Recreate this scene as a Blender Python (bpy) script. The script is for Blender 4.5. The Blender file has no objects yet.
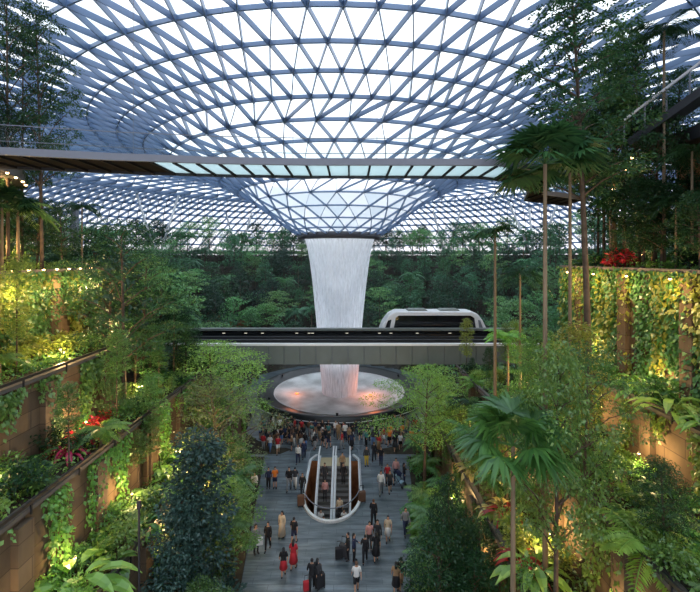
import bpy, bmesh, math, random
import numpy as np
from mathutils import Vector, Matrix
PI = math.pi
scene = bpy.context.scene
col = scene.collection
F, VX, VY, CH = 400.0, 350.0, 258.0, 18.0      # focal length in px, vanishing point, eye height
def PX(px, d): return (px - VX) / F * d
def PZ(py, d): return CH + (VY - py) / F * d

# ------------------------------------------------------------------ materials
def newmat(name):
    m = bpy.data.materials.new(name); m.use_nodes = True
    nt = m.node_tree; nt.nodes.clear()
    out = nt.nodes.new('ShaderNodeOutputMaterial')
    return m, nt, out
def N(nt, t, **kw):
    n = nt.nodes.new(t)
    for k, v in kw.items(): setattr(n, k, v)
    return n
def plain(name, c, rough=.6, metal=0, spec=.4, noise=0, nscale=3, bump=0):
    m, nt, out = newmat(name)
    b = N(nt, 'ShaderNodeBsdfPrincipled')
    b.inputs['Base Color'].default_value = (*c, 1); b.inputs['Roughness'].default_value = rough
    b.inputs['Metallic'].default_value = metal; b.inputs['Specular IOR Level'].default_value = spec
    nt.links.new(b.outputs[0], out.inputs[0])
    if noise or bump:
        tc = N(nt, 'ShaderNodeTexCoord'); no = N(nt, 'ShaderNodeTexNoise'); no.inputs['Scale'].default_value = nscale
        no.inputs['Detail'].default_value = 6
        nt.links.new(tc.outputs['Object'], no.inputs['Vector'])
        if noise:
            r = N(nt, 'ShaderNodeValToRGB')
            r.color_ramp.elements[0].position = .3; r.color_ramp.elements[1].position = .7
            r.color_ramp.elements[0].color = (*[x * (1 - noise) for x in c], 1)
            r.color_ramp.elements[1].color = (*[min(1, x * (1 + noise)) for x in c], 1)
            nt.links.new(no.outputs['Fac'], r.inputs[0]); nt.links.new(r.outputs[0], b.inputs['Base Color'])
        if bump:
            bp = N(nt, 'ShaderNodeBump'); bp.inputs['Strength'].default_value = bump
            nt.links.new(no.outputs['Fac'], bp.inputs['Height']); nt.links.new(bp.outputs[0], b.inputs['Normal'])
    return m
def leafmat(name, c1, c2, trans=.35, scale=1.2, gloss=.06):
    m, nt, out = newmat(name)
    geo = N(nt, 'ShaderNodeNewGeometry'); oi = N(nt, 'ShaderNodeObjectInfo')
    mix = N(nt, 'ShaderNodeMix', data_type='RGBA')
    mix.inputs[6].default_value = (*c1, 1); mix.inputs[7].default_value = (*c2, 1)
    nt.links.new(geo.outputs['Random Per Island'], mix.inputs[0])
    hsv = N(nt, 'ShaderNodeHueSaturation')
    mr = N(nt, 'ShaderNodeMapRange'); mr.inputs[3].default_value = .475; mr.inputs[4].default_value = .525
    nt.links.new(oi.outputs['Random'], mr.inputs[0]); nt.links.new(mr.outputs[0], hsv.inputs['Hue'])
    mr2 = N(nt, 'ShaderNodeMapRange'); mr2.inputs[3].default_value = .7; mr2.inputs[4].default_value = 1.35
    wn = N(nt, 'ShaderNodeTexWhiteNoise', noise_dimensions='1D')
    nt.links.new(oi.outputs['Random'], wn.inputs['W']); nt.links.new(wn.outputs['Value'], mr2.inputs[0])
    nt.links.new(mr2.outputs[0], hsv.inputs['Value']); nt.links.new(mix.outputs[2], hsv.inputs['Color'])
    d = N(nt, 'ShaderNodeBsdfDiffuse'); t = N(nt, 'ShaderNodeBsdfTranslucent'); g = N(nt, 'ShaderNodeBsdfGlossy')
    g.inputs['Roughness'].default_value = .38; g.inputs['Color'].default_value = (.8, .9, 1, 1)
    nt.links.new(hsv.outputs[0], d.inputs[0]); nt.links.new(hsv.outputs[0], t.inputs[0])
    m1 = N(nt, 'ShaderNodeMixShader'); m1.inputs[0].default_value = trans
    m2 = N(nt, 'ShaderNodeMixShader'); m2.inputs[0].default_value = gloss
    nt.links.new(d.outputs[0], m1.inputs[1]); nt.links.new(t.outputs[0], m1.inputs[2])
    nt.links.new(m1.outputs[0], m2.inputs[1]); nt.links.new(g.outputs[0], m2.inputs[2])
    nt.links.new(m2.outputs[0], out.inputs[0])
    return m
def objcolor(name, rough=.8):
    m, nt, out = newmat(name)
    oi = N(nt, 'ShaderNodeObjectInfo'); b = N(nt, 'ShaderNodeBsdfPrincipled'); b.inputs['Roughness'].default_value = rough
    nt.links.new(oi.outputs['Color'], b.inputs['Base Color']); nt.links.new(b.outputs[0], out.inputs[0])
    return m
def emit(name, c, s):
    m, nt, out = newmat(name)
    e = N(nt, 'ShaderNodeEmission'); e.inputs[0].default_value = (*c, 1); e.inputs[1].default_value = s
    nt.links.new(e.outputs[0], out.inputs[0]); return m
M = {}
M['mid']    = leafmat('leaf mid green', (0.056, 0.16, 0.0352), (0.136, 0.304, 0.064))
M['dark']   = leafmat('leaf shaded dark green', (.014, .05, .02), (.04, .11, .035), .2, gloss=.03)  # dark green deepened so the colour carries the shade of backlit crowns
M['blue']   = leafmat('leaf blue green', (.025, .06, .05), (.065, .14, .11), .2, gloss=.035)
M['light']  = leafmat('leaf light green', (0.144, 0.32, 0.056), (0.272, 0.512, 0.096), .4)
M['yellow'] = leafmat('leaf lamplit yellow green', (.13, .21, .03), (.30, .36, .06), .4)  # yellow of the warm lamplight is mixed into the leaf colour
M['olive']  = leafmat('leaf olive grey', (0.16, 0.208, 0.08), (0.272, 0.336, 0.128), .35)
M['red']    = leafmat('leaf red', (.30, .012, .02), (.62, .03, .05), .35)
M['rust']   = leafmat('leaf rust orange', (.22, .05, .015), (.40, .11, .02), .35)
M['cream']  = leafmat('leaf pale cream', (.45, .38, .10), (.62, .52, .20), .4)
M['hill']   = leafmat('leaf forest green', (0.048, 0.16, 0.072), (0.112, 0.304, 0.12), .3)
M['hilld']  = leafmat('leaf forest dark', (.015, .055, .028), (.04, .11, .05), .25)
M['hilll']  = leafmat('leaf forest light', (.12, .30, .10), (.22, .46, .15), .4)
M['bark']   = plain('bark', (.10, .075, .055), .9, noise=.4, nscale=4, bump=.4)
M['barkp']  = plain('pale bark', (.22, .17, .11), .85, noise=.3, nscale=5, bump=.3)
M['soil']   = plain('soil', (.035, .03, .02), .95, noise=.5, nscale=2, bump=.4)
M['steel']  = plain('steel with blue light tint', (.115, .19, .33), .35, spec=.5)  # pale steel; the blue cast of the light is put into its colour
M['steelr'] = plain('dark ring steel', (.06, .065, .08), .4)
M['white']  = plain('white paint', (.62, .64, .66), .4)
M['fascia'] = plain('grey fascia', (.17, .19, .23), .45)
M['darkm']  = plain('dark metal', (.02, .022, .026), .4)
M['panel']  = plain('guideway panel', (.17, .20, .19), .35, noise=.08, nscale=.6)
M['coping'] = plain('coping stone', (.10, .095, .09), .6)
M['wood']   = plain('warm wood lining', (.34, .13, .05), .5, noise=.25, nscale=3)
M['black']  = plain('black glass', (.01, .012, .014), .12, spec=.6)
M['rim']    = plain('black granite', (.022, .026, .03), .35, spec=.5)
M['rimb'] = plain('dark beam', (.008, .009, .01), .7, spec=.15)
M['skin']   = plain('skin', (.50, .28, .18), .55)
M['cloth']  = objcolor('cloth'); M['hair'] = objcolor('hair', .5)
M['lamp']   = emit('warm lamp', (1, .62, .28), 14)
M['tramwin'] = plain('train window', (.008, .009, .012), .08, spec=.6)

def stone_mat():
    m, nt, out = newmat('sandstone wall')
    tc = N(nt, 'ShaderNodeTexCoord'); mp = N(nt, 'ShaderNodeMapping')
    sep = N(nt, 'ShaderNodeSeparateXYZ'); cb = N(nt, 'ShaderNodeCombineXYZ')
    nt.links.new(tc.outputs['Object'], sep.inputs[0])
    nt.links.new(sep.outputs['Y'], cb.inputs[0]); nt.links.new(sep.outputs['Z'], cb.inputs[1])
    br = N(nt, 'ShaderNodeTexBrick'); br.inputs['Scale'].default_value = 1.0
    br.inputs['Brick Width'].default_value = 2.2; br.inputs['Row Height'].default_value = .8; br.inputs['Mortar Size'].default_value = .02
    br.inputs['Color1'].default_value = (.20, .145, .09, 1); br.inputs['Color2'].default_value = (.115, .085, .055, 1); br.inputs['Mortar'].default_value = (.07, .05, .035, 1)
    nt.links.new(cb.outputs[0], br.inputs['Vector'])
    no = N(nt, 'ShaderNodeTexNoise'); no.inputs['Scale'].default_value = .9; no.inputs['Detail'].default_value = 8
    mp.inputs['Scale'].default_value = (1, 1, .5)
    nt.links.new(tc.outputs['Object'], mp.inputs[0]); nt.links.new(mp.outputs[0], no.inputs['Vector'])
    mx = N(nt, 'ShaderNodeMix', data_type='RGBA', blend_type='MULTIPLY'); mx.inputs[0].default_value = .75
    rp = N(nt, 'ShaderNodeValToRGB'); rp.color_ramp.elements[0].position = .35; rp.color_ramp.elements[1].position = .65
    rp.color_ramp.elements[0].color = (.35, .35, .3, 1)
    nt.links.new(no.outputs['Fac'], rp.inputs[0]); nt.links.new(br.outputs['Color'], mx.inputs[6]); nt.links.new(rp.outputs[0], mx.inputs[7])
    b = N(nt, 'ShaderNodeBsdfPrincipled'); b.inputs['Roughness'].default_value = .85
    nt.links.new(mx.outputs[2], b.inputs['Base Color']); nt.links.new(b.outputs[0], out.inputs[0])
    return m
M['stone'] = stone_mat()
def floor_mat():
    m, nt, out = newmat('slate paving')
    tc = N(nt, 'ShaderNodeTexCoord'); mp = N(nt, 'ShaderNodeMapping'); mp.inputs['Scale'].default_value = (.35, 2.2, 1)
    mp.inputs['Rotation'].default_value = (0, 0, .06)
    nt.links.new(tc.outputs['Object'], mp.inputs[0])
    no = N(nt, 'ShaderNodeTexNoise'); no.inputs['Scale'].default_value = 1.2; no.inputs['Detail'].default_value = 6; no.inputs['Roughness'].default_value = .6
    nt.links.new(mp.outputs[0], no.inputs['Vector'])
    rp = N(nt, 'ShaderNodeValToRGB'); rp.color_ramp.elements[0].position = .36; rp.color_ramp.elements[1].position = .68
    rp.color_ramp.elements[0].color = (.055, .08, .095, 1); rp.color_ramp.elements[1].color = (.20, .25, .28, 1)
    nt.links.new(no.outputs['Fac'], rp.inputs[0])
    br = N(nt, 'ShaderNodeTexBrick'); br.inputs['Scale'].default_value = 1; br.inputs['Brick Width'].default_value = 1.8
    br.inputs['Row Height'].default_value = .45; br.inputs['Mortar Size'].default_value = .012
    br.inputs['Color1'].default_value = (1, 1, 1, 1); br.inputs['Color2'].default_value = (.72, .74, .78, 1); br.inputs['Mortar'].default_value = (.4, .4, .42, 1)
    nt.links.new(tc.outputs['Object'], br.inputs['Vector'])
    mx = N(nt, 'ShaderNodeMix', data_type='RGBA', blend_type='MULTIPLY'); mx.inputs[0].default_value = 1
    nt.links.new(rp.outputs[0], mx.inputs[6]); nt.links.new(br.outputs['Color'], mx.inputs[7])
    b = N(nt, 'ShaderNodeBsdfPrincipled'); b.inputs['Roughness'].default_value = .33; b.inputs['Specular IOR Level'].default_value = .6
    bp = N(nt, 'ShaderNodeBump'); bp.inputs['Strength'].default_value = .25; bp.inputs['Distance'].default_value = .05
    nt.links.new(no.outputs['Fac'], bp.inputs['Height']); nt.links.new(bp.outputs[0], b.inputs['Normal'])
    nt.links.new(mx.outputs[2], b.inputs['Base Color']); nt.links.new(b.outputs[0], out.inputs[0])
    return m
M['floor'] = floor_mat()
def glass_mat(name, tint, gl=.05, rough=.05, diff=0, dcol=(1, 1, 1)):
    m, nt, out = newmat(name)
    t = N(nt, 'ShaderNodeBsdfTransparent'); t.inputs[0].default_value = (*tint, 1)
    g = N(nt, 'ShaderNodeBsdfGlossy'); g.inputs['Roughness'].default_value = rough
    mx = N(nt, 'ShaderNodeMixShader'); mx.inputs[0].default_value = gl
    nt.links.new(t.outputs[0], mx.inputs[1]); nt.links.new(g.outputs[0], mx.inputs[2])
    last = mx
    if diff:
        tr = N(nt, 'ShaderNodeBsdfTranslucent'); tr.inputs[0].default_value = (*dcol, 1)
        m2 = N(nt, 'ShaderNodeMixShader'); m2.inputs[0].default_value = diff
        nt.links.new(mx.outputs[0], m2.inputs[1]); nt.links.new(tr.outputs[0], m2.inputs[2]); last = m2
    nt.links.new(last.outputs[0], out.inputs[0])
    return m
def dome_glass():
    m, nt, out = newmat('dome glass')
    geo = N(nt, 'ShaderNodeNewGeometry')
    rp = N(nt, 'ShaderNodeValToRGB')
    rp.color_ramp.elements[0].color = (.74, .82, .88, 1); rp.color_ramp.elements[1].color = (.95, .97, 1, 1)
    rp.color_ramp.elements[1].position = .6
    nt.links.new(geo.outputs['Random Per Island'], rp.inputs[0])
    t = N(nt, 'ShaderNodeBsdfTransparent'); nt.links.new(rp.outputs[0], t.inputs[0])
    g = N(nt, 'ShaderNodeBsdfGlossy'); g.inputs['Roughness'].default_value = .08
    mx = N(nt, 'ShaderNodeMixShader'); mx.inputs[0].default_value = .05
    nt.links.new(t.outputs[0], mx.inputs[1]); nt.links.new(g.outputs[0], mx.inputs[2])
    tr = N(nt, 'ShaderNodeBsdfTranslucent'); nt.links.new(rp.outputs[0], tr.inputs[0])
    m2 = N(nt, 'ShaderNodeMixShader'); m2.inputs[0].default_value = .6
    nt.links.new(mx.outputs[0], m2.inputs[1]); nt.links.new(tr.outputs[0], m2.inputs[2]); nt.links.new(m2.outputs[0], out.inputs[0])
    return m
M['domeglass'] = dome_glass()
M['glass'] = glass_mat('clear glass', (.96, .98, .98), .006)
M['bridgeglass'] = glass_mat('frosted bridge glass', (.60, .70, .70), .04, diff=.75, dcol=(.86, .95, .93))
def water_mat(name, dens, sx, sz):
    m, nt, out = newmat(name)
    uv = N(nt, 'ShaderNodeTexCoord'); mp = N(nt, 'ShaderNodeMapping'); mp.inputs['Scale'].default_value = (sx, sz, 1)
    nt.links.new(uv.outputs['UV'], mp.inputs[0])
    no = N(nt, 'ShaderNodeTexNoise'); no.inputs['Scale'].default_value = 1; no.inputs['Detail'].default_value = 5; no.inputs['Roughness'].default_value = .65
    nt.links.new(mp.outputs[0], no.inputs['Vector'])
    mr = N(nt, 'ShaderNodeMapRange'); mr.inputs[1].default_value = .3; mr.inputs[2].default_value = .68
    mr.inputs[3].default_value = dens[0]; mr.inputs[4].default_value = dens[1]
    nt.links.new(no.outputs['Fac'], mr.inputs[0])
    d = N(nt, 'ShaderNodeBsdfDiffuse'); d.inputs[0].default_value = (.93, .96, 1, 1)
    t = N(nt, 'ShaderNodeBsdfTranslucent'); t.inputs[0].default_value = (.93, .96, 1, 1)
    a = N(nt, 'ShaderNodeAddShader')
    m1 = N(nt, 'ShaderNodeMixShader'); m1.inputs[0].default_value = .5
    nt.links.new(d.outputs[0], m1.inputs[1]); nt.links.new(t.outputs[0], m1.inputs[2])
    tr = N(nt, 'ShaderNodeBsdfTransparent')
    m2 = N(nt, 'ShaderNodeMixShader')
    nt.links.new(mr.outputs[0], m2.inputs[0]); nt.links.new(tr.outputs[0], m2.inputs[1]); nt.links.new(m1.outputs[0], m2.inputs[2])
    nt.links.new(m2.outputs[0], out.inputs[0]); nt.nodes.remove(a)
    return m
M['fall'] = water_mat('falling water', (.5, .97), 90, 12)
M['fall2'] = water_mat('falling water inner', (.3, .9), 34, 5)
def pool_mat():
    m, nt, out = newmat('pool water')
    tc = N(nt, 'ShaderNodeTexCoord'); no = N(nt, 'ShaderNodeTexNoise'); no.inputs['Scale'].default_value = .35; no.inputs['Detail'].default_value = 5
    nt.links.new(tc.outputs['Object'], no.inputs['Vector'])
    rp = N(nt, 'ShaderNodeValToRGB'); rp.color_ramp.elements[0].position = .35; rp.color_ramp.elements[1].position = .65
    rp.color_ramp.elements[0].color = (.36, .38, .38, 1); rp.color_ramp.elements[1].color = (.70, .73, .73, 1)
    nt.links.new(no.outputs['Fac'], rp.inputs[0])
    b = N(nt, 'ShaderNodeBsdfPrincipled'); b.inputs['Roughness'].default_value = .55
    nt.links.new(rp.outputs[0], b.inputs['Base Color'])
    nt.links.new(b.outputs[0], out.inputs[0]); return m
M['pool'] = pool_mat()

# ------------------------------------------------------------------ helpers
def tag(o, label=None, cat=None, group=None, kind=None):
    if label: o['label'] = label
    if cat: o['category'] = cat
    if group: o['group'] = group
    if kind: o['kind'] = kind
    return o
def link(name, me, mat, parent=None):
    o = bpy.data.objects.new(name, me); col.objects.link(o)
    if mat is not None and len(me.materials) == 0: me.materials.append(mat)
    if parent: o.parent = parent
    return o
def empty(name, loc=(0, 0, 0), rz=0, sc=(1, 1, 1)):
    o = bpy.data.objects.new(name, None); col.objects.link(o); o.location = loc; o.rotation_euler = (0, 0, rz); o.scale = sc
    o.empty_display_size = .3
    return o
def copy_tree(o, parent=None):
    c = o.copy(); col.objects.link(c)
    if parent is not None: c.parent = parent
    for ch in o.children: copy_tree(ch, c)
    return c
class MB:
    def __init__(s): s.v = []; s.f = []; s.smooth = False; s.uv = None
    def add(s, vs, fs):
        n = len(s.v); s.v += [tuple(v) for v in vs]; s.f += [tuple(i + n for i in f) for f in fs]
    def box(s, x0, x1, y0, y1, z0, z1):
        s.add([(x0,y0,z0),(x1,y0,z0),(x1,y1,z0),(x0,y1,z0),(x0,y0,z1),(x1,y0,z1),(x1,y1,z1),(x0,y1,z1)],
              [(0,3,2,1),(4,5,6,7),(0,1,5,4),(1,2,6,5),(2,3,7,6),(3,0,4,7)])
    def bar(s, a, b, w, h, up=(0, 0, 1)):
        a = Vector(a); b = Vector(b); d = (b - a); 
        if d.length < 1e-6: return
        d.normalize(); u = Vector(up); sd = d.cross(u)
        if sd.length < 1e-4: sd = d.cross(Vector((1, 0, 0)))
        sd.normalize(); u = sd.cross(d).normalized()
        c = [(-1,-1),(1,-1),(1,1),(-1,1)]
        s.add([a + sd*w/2*i + u*h/2*j for i, j in c] + [b + sd*w/2*i + u*h/2*j for i, j in c],
              [(0,1,2,3),(7,6,5,4),(0,4,5,1),(1,5,6,2),(2,6,7,3),(3,7,4,0)])
    def tube(s, pts, rad, n=8, caps=True, flat=None):
        pts = [Vector(p) for p in pts]; rad = rad if isinstance(rad, (list, tuple)) else [rad] * len(pts)
        base = len(s.v); ref = None
        for i, p in enumerate(pts):
            d = (pts[min(i + 1, len(pts) - 1)] - pts[max(i - 1, 0)]).normalized()
            if ref is None:
                ref = Vector((1, 0, 0)) if abs(d.x) < .8 else Vector((0, 1, 0))
            a = (ref - d * ref.dot(d)).normalized(); b = d.cross(a); ref = a
            r = rad[i]; rx, ry = r if isinstance(r, tuple) else (r, r)
            for k in range(n):
                t = 2 * PI * k / n; s.v.append(tuple(p + a * math.cos(t) * rx + b * math.sin(t) * ry))
        for i in range(len(pts) - 1):
            for k in range(n):
                a0 = base + i * n + k; a1 = base + i * n + (k + 1) % n
                s.f.append((a0, a1, a1 + n, a0 + n))
        if caps:
            s.f.append(tuple(base + k for k in range(n))[::-1]); e = base + (len(pts) - 1) * n
            s.f.append(tuple(e + k for k in range(n)))
    def ell(s, c, r, nu=12, nv=8):
        base = len(s.v); c = Vector(c)
        for j in range(nv + 1):
            ph = -PI/2 + PI * j / nv
            for i in range(nu):
                t = 2 * PI * i / nu
                s.v.append((c.x + r[0]*math.cos(ph)*math.cos(t), c.y + r[1]*math.cos(ph)*math.sin(t), c.z + r[2]*math.sin(ph)))
        for j in range(nv):
            for i in range(nu):
                a = base + j*nu + i; b = base + j*nu + (i+1) % nu
                s.f.append((a, b, b+nu, a+nu))
    def prism(s, poly, z0, z1):
        n = len(poly)
        s.add([(x, y, z0) for x, y in poly] + [(x, y, z1) for x, y in poly],
              [tuple(range(n))[::-1], tuple(range(n, 2*n))] + [(i, (i+1) % n, (i+1) % n + n, i + n) for i in range(n)])
    def mesh(s, name):
        me = bpy.data.meshes.new(name); me.from_pydata(s.v, [], s.f); me.update()
        if s.smooth: me.shade_smooth()
        return me
    def build(s, name, mat, parent=None):
        return link(name, s.mesh(name), mat, parent)
def lathe(prof, n=64, cx=0, cy=0):
    m = MB()
    for r, z in prof:
        for k in range(n):
            t = 2*PI*k/n; m.v.append((cx + r*math.cos(t), cy + r*math.sin(t), z))
    for i in range(len(prof) - 1):
        for k in range(n):
            a = i*n + k; b = i*n + (k+1) % n; m.f.append((a, b, b+n, a+n))
    m.smooth = True
    return m

# ---- leaves as arrays of folded quads
def quads_mesh(name, Q):
    Q = np.asarray(Q, dtype=np.float32).reshape(-1, 3); n = len(Q) // 4
    me = bpy.data.meshes.new(name)
    me.vertices.add(4*n); me.vertices.foreach_set('co', Q.ravel())
    me.loops.add(4*n); me.loops.foreach_set('vertex_index', np.arange(4*n, dtype=np.int32))
    me.polygons.add(n); me.polygons.foreach_set('loop_start', np.arange(0, 4*n, 4, dtype=np.int32))
    me.update(calc_edges=True); me.validate(); return me
def leaves(c, d, nrm, L, W, fold=.15, droop=.15):
    """c base points, d leaf directions, nrm approximate normals, L length, W width (arrays)"""
    d = d / np.linalg.norm(d, axis=1, keepdims=True)
    s = np.cross(d, nrm); s /= (np.linalg.norm(s, axis=1, keepdims=True) + 1e-6)
    u = np.cross(s, d); L = L[:, None]; W = W[:, None]
    tip = c + d*L - np.array([0, 0, 1])*L*droop
    a = c + d*L*.45 + s*W*.5 + u*W*fold; b = c + d*L*.45 - s*W*.5 + u*W*fold
    return np.stack([c, a, tip, b], 1)
def blob(rng, c, r, n, size, flat=.45, up=.8, aspect=.5):
    """n leaves scattered through an ellipsoid about c"""
    v = rng.normal(size=(n, 3)); v /= np.linalg.norm(v, axis=1, keepdims=True)
    v *= rng.uniform(.35, 1, (n, 1)) ** .6
    p = np.array(c) + v * np.array([r, r, r*flat])
    d = v + rng.normal(size=(n, 3))*.6; d[:, 2] *= .5
    nr = rng.normal(size=(n, 3))*.6 + np.array([0, 0, up])
    L = size * rng.uniform(.7, 1.3, n)
    return leaves(p, d, nr, L, L*aspect)

PROTO = {}
def proto_tree(key, name, seed, H, crown_r, crown_z0, nb, nl, size, mat, bark='bark', flat=.45, trunk_r=.14, top_taper=1.0, br=.4, aspect=.5, lean=.3, round_=1.0):
    """trunk with limbs reaching clumps of leaves; nb clumps, nl leaves each"""
    rng = np.random.default_rng(seed)
    t = MB(); t.smooth = True
    lx, ly = rng.uniform(-lean, lean, 2)
    def axis(z): return np.array([lx*(z/H)**1.5*H*.12, ly*(z/H)**1.5*H*.12, z])
    zs = np.linspace(0, H*.93, 7)
    t.tube([axis(z) for z in zs], [trunk_r*(1 - .75*z/H) for z in zs], 7)
    Q = []
    for i in range(nb):
        fz = (i + .5)/nb; z = crown_z0 + (H - crown_z0)*fz
        prof = math.sin(PI*min(1, .18 + .82*fz))**.7 if round_ else 1
        if top_taper < 1: prof = 1 - fz*(1 - top_taper)
        rr = crown_r*prof*rng.uniform(.35, 1.0)
        an = i*2.4 + rng.uniform(-.4, .4)
        c = axis(z) + np.array([math.cos(an)*rr, math.sin(an)*rr, 0])
        z0 = max(crown_z0*.75, z - rr*.55)
        s = axis(z0)
        mid = (s + c)/2 + np.array([0, 0, .08*rr])
        t.tube([s, mid, c], [trunk_r*.32, trunk_r*.2, trunk_r*.08], 4, caps=False)
        Q.append(blob(rng, c, crown_r*br*rng.uniform(.75, 1.2), nl, size, flat, aspect=aspect))
    root = empty(name); t.build('trunk', M[bark], root)
    link('foliage', quads_mesh('foliage', np.concatenate(Q)), M[mat], root)
    PROTO[key] = (root, H)
def frond(rng, base, yaw, L, rise, sag, nleaf, leafL, leafW, vee=.5, stem=None):
    ts = np.linspace(0, 1, 9)
    dx, dy = math.cos(yaw), math.sin(yaw)
    P = np.array([[base[0] + dx*L*t, base[1] + dy*L*t, base[2] + rise*L*t - sag*L*t*t] for t in ts])
    if stem is not None: stem.tube([tuple(p) for p in P], [.02*(1 - .8*t)+.004 for t in ts], 4, caps=False)
    tt = np.repeat(np.linspace(.12, 1, nleaf), 2); side = np.tile([1, -1], nleaf)
    p = np.stack([np.interp(tt, ts, P[:, k]) for k in range(3)], 1)
    fw = np.array([dx, dy, rise - sag]); sd = np.array([-dy, dx, 0])
    d = sd*side[:, None] + fw*vee + np.array([0, 0, -.25]) + rng.normal(size=(len(tt), 3))*.08
    env = np.sin(PI*(tt*.85 + .12)) + .15
    nr = np.tile([0, 0, 1.0], (len(tt), 1)) + sd*side[:, None]*.3
    return leaves(p, d, nr, leafL*env, np.full(len(tt), leafW), .05, .2)
PALM = {}
def tubeq(t):
    V = np.array(t.v); return np.array([[V[k] for k in f] for f in t.f if len(f) == 4])
def palm_root(key, name, H, crown, t, Q, mat, bark, trunk_r, rise_h):
    """trunk one unit high and a crown of fronds at its own origin; plant() sets both to size"""
    root = empty(name)
    if H > .3:
        k = MB(); k.smooth = True
        k.tube([(0, 0, z) for z in np.linspace(0, 1, 6)], [trunk_r*(1.3 - .45*i/5) for i in range(6)], 9); k.build('trunk', M[bark], root)
    f = link('fronds', quads_mesh('fronds', np.concatenate(Q + [tubeq(t)])), M[mat], root); f.location = (0, 0, H)
    PROTO[key] = (root, H + rise_h); PALM[key] = (H, rise_h)
def proto_palm(key, name, seed, H, nf, L, mat, trunk_r=.1, bark='barkp', leafL=.55, leafW=.07, nleaf=26, rise=(.2, 1.1), sag=.9):
    rng = np.random.default_rng(seed); t = MB(); Q = []
    for i in range(nf):
        r = rise[0] + (rise[1]-rise[0])*((i*7) % nf)/nf
        Q.append(frond(rng, (0, 0, 0), i*2.4 + rng.uniform(-.2, .2), L*rng.uniform(.8, 1.1), r, sag*rng.uniform(.8, 1.2), nleaf, leafL, leafW, stem=t))
    palm_root(key, name, H, L, t, Q, mat, bark, trunk_r, L*.35)
def proto_fan(key, name, seed, H, nf, L, R, mat, trunk_r=.09):
    rng = np.random.default_rng(seed); t = MB(); Q = []
    for i in range(nf):
        yaw = i*2.4; el = rng.uniform(-.3, 1.2); dr = np.array([math.cos(yaw)*math.cos(el), math.sin(yaw)*math.cos(el), math.sin(el)])
        hub = dr*L*rng.uniform(.8, 1.1)
        t.tube([(0, 0, 0), tuple(hub)], [.02, .012], 4, caps=False)
        sd = np.cross(dr, [0, 0, 1.0]); sd /= np.linalg.norm(sd); up = np.cross(sd, dr)
        n = 26; a = np.linspace(-2.0, 2.0, n)
        d = dr*np.cos(a)[:, None] + sd*np.sin(a)[:, None] + np.array([0, 0, -.15]) + rng.normal(size=(n, 3))*.05
        Q.append(leaves(np.tile(hub, (n, 1)), d, np.tile(up, (n, 1)), np.full(n, R)*rng.uniform(.85, 1.1, n), np.full(n, R*.13), .1, .3))
    palm_root(key, name, H, L, t, Q, mat, 'barkp', trunk_r, L*.6 + R*.4)
def proto_shrub(key, name, seed, R, n, size, mat, aspect=.45, flat=.85):
    rng = np.random.default_rng(seed); root = empty(name); t = MB()
    Q = []
    for i in range(9):
        an = i*2.4; rr = R*.62*math.sqrt((i + .3)/9); z = R*(.95 - .5*(rr/R)**2)*rng.uniform(.7, 1.1)
        c = (math.cos(an)*rr, math.sin(an)*rr, z)
        t.tube([(0, 0, -.1), (c[0]*.4, c[1]*.4, z*.5), c], [.03*R, .02*R, .01*R], 4, caps=False)
        Q.append(blob(rng, c, R*.5, n//9, size, flat, aspect=aspect))
    t.build('stems', M['bark'], root); link('foliage', quads_mesh('foliage', np.concatenate(Q)), M[mat], root)
    PROTO[key] = (root, R*1.5)
def proto_bigleaf(key, name, seed, n, L, W, mat, up=1.0):
    rng = np.random.default_rng(seed); root = empty(name); t = MB(); Q = []
    for i in range(n):
        yaw = i*2.4 + rng.uniform(-.3, .3); el = rng.uniform(.35, 1.25)*up
        st = L*rng.uniform(.5, 1.0)
        b = np.array([math.cos(yaw)*math.cos(el), math.sin(yaw)*math.cos(el), math.sin(el)])*st
        t.tube([(0, 0, 0), tuple(b*.5 + np.array([0, 0, .08])), tuple(b)], [.02, .015, .01], 4, caps=False)
        prev = b; dr = np.array([math.cos(yaw), math.sin(yaw), .35]); ll = L*rng.uniform(.8, 1.15)
        sd = np.array([-math.sin(yaw), math.cos(yaw), 0]); w = W*rng.uniform(.8, 1.1)
        # blade of four strips, bending down
        ts = np.linspace(0, 1, 5); P = [b + dr*ll*t_ - np.array([0, 0, 1])*ll*.75*t_*t_ for t_ in ts]
        ws = [w*x for x in (.25, .9, 1, .7, .03)]
        for k in range(4):
            for s_ in (1, -1):
                Q.append(np.array([[P[k], P[k] + sd*ws[k]*.5*s_ + np.array([0,0,.1*w]), P[k+1] + sd*ws[k+1]*.5*s_ + np.array([0,0,.1*w]), P[k+1]]]))
    t.build('stems', M[mat], root); link('foliage', quads_mesh('foliage', np.concatenate(Q)), M[mat], root)
    PROTO[key] = (root, L*1.3)

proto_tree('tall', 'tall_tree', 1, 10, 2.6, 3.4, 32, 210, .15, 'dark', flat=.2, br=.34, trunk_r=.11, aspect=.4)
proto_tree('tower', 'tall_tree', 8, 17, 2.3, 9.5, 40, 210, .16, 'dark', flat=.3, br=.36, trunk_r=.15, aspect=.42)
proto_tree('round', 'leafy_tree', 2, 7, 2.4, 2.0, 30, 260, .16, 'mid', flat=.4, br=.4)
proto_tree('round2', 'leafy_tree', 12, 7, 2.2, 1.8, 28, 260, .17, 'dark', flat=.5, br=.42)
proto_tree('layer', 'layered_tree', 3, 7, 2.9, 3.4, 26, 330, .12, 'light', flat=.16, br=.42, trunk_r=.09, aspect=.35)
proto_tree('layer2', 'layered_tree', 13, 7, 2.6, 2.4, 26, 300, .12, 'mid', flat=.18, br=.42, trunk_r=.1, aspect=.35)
proto_tree('layerd', 'layered_tree', 14, 7, 2.7, 2.2, 24, 330, .12, 'dark', flat=.17, br=.40, trunk_r=.1, aspect=.35)
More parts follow.
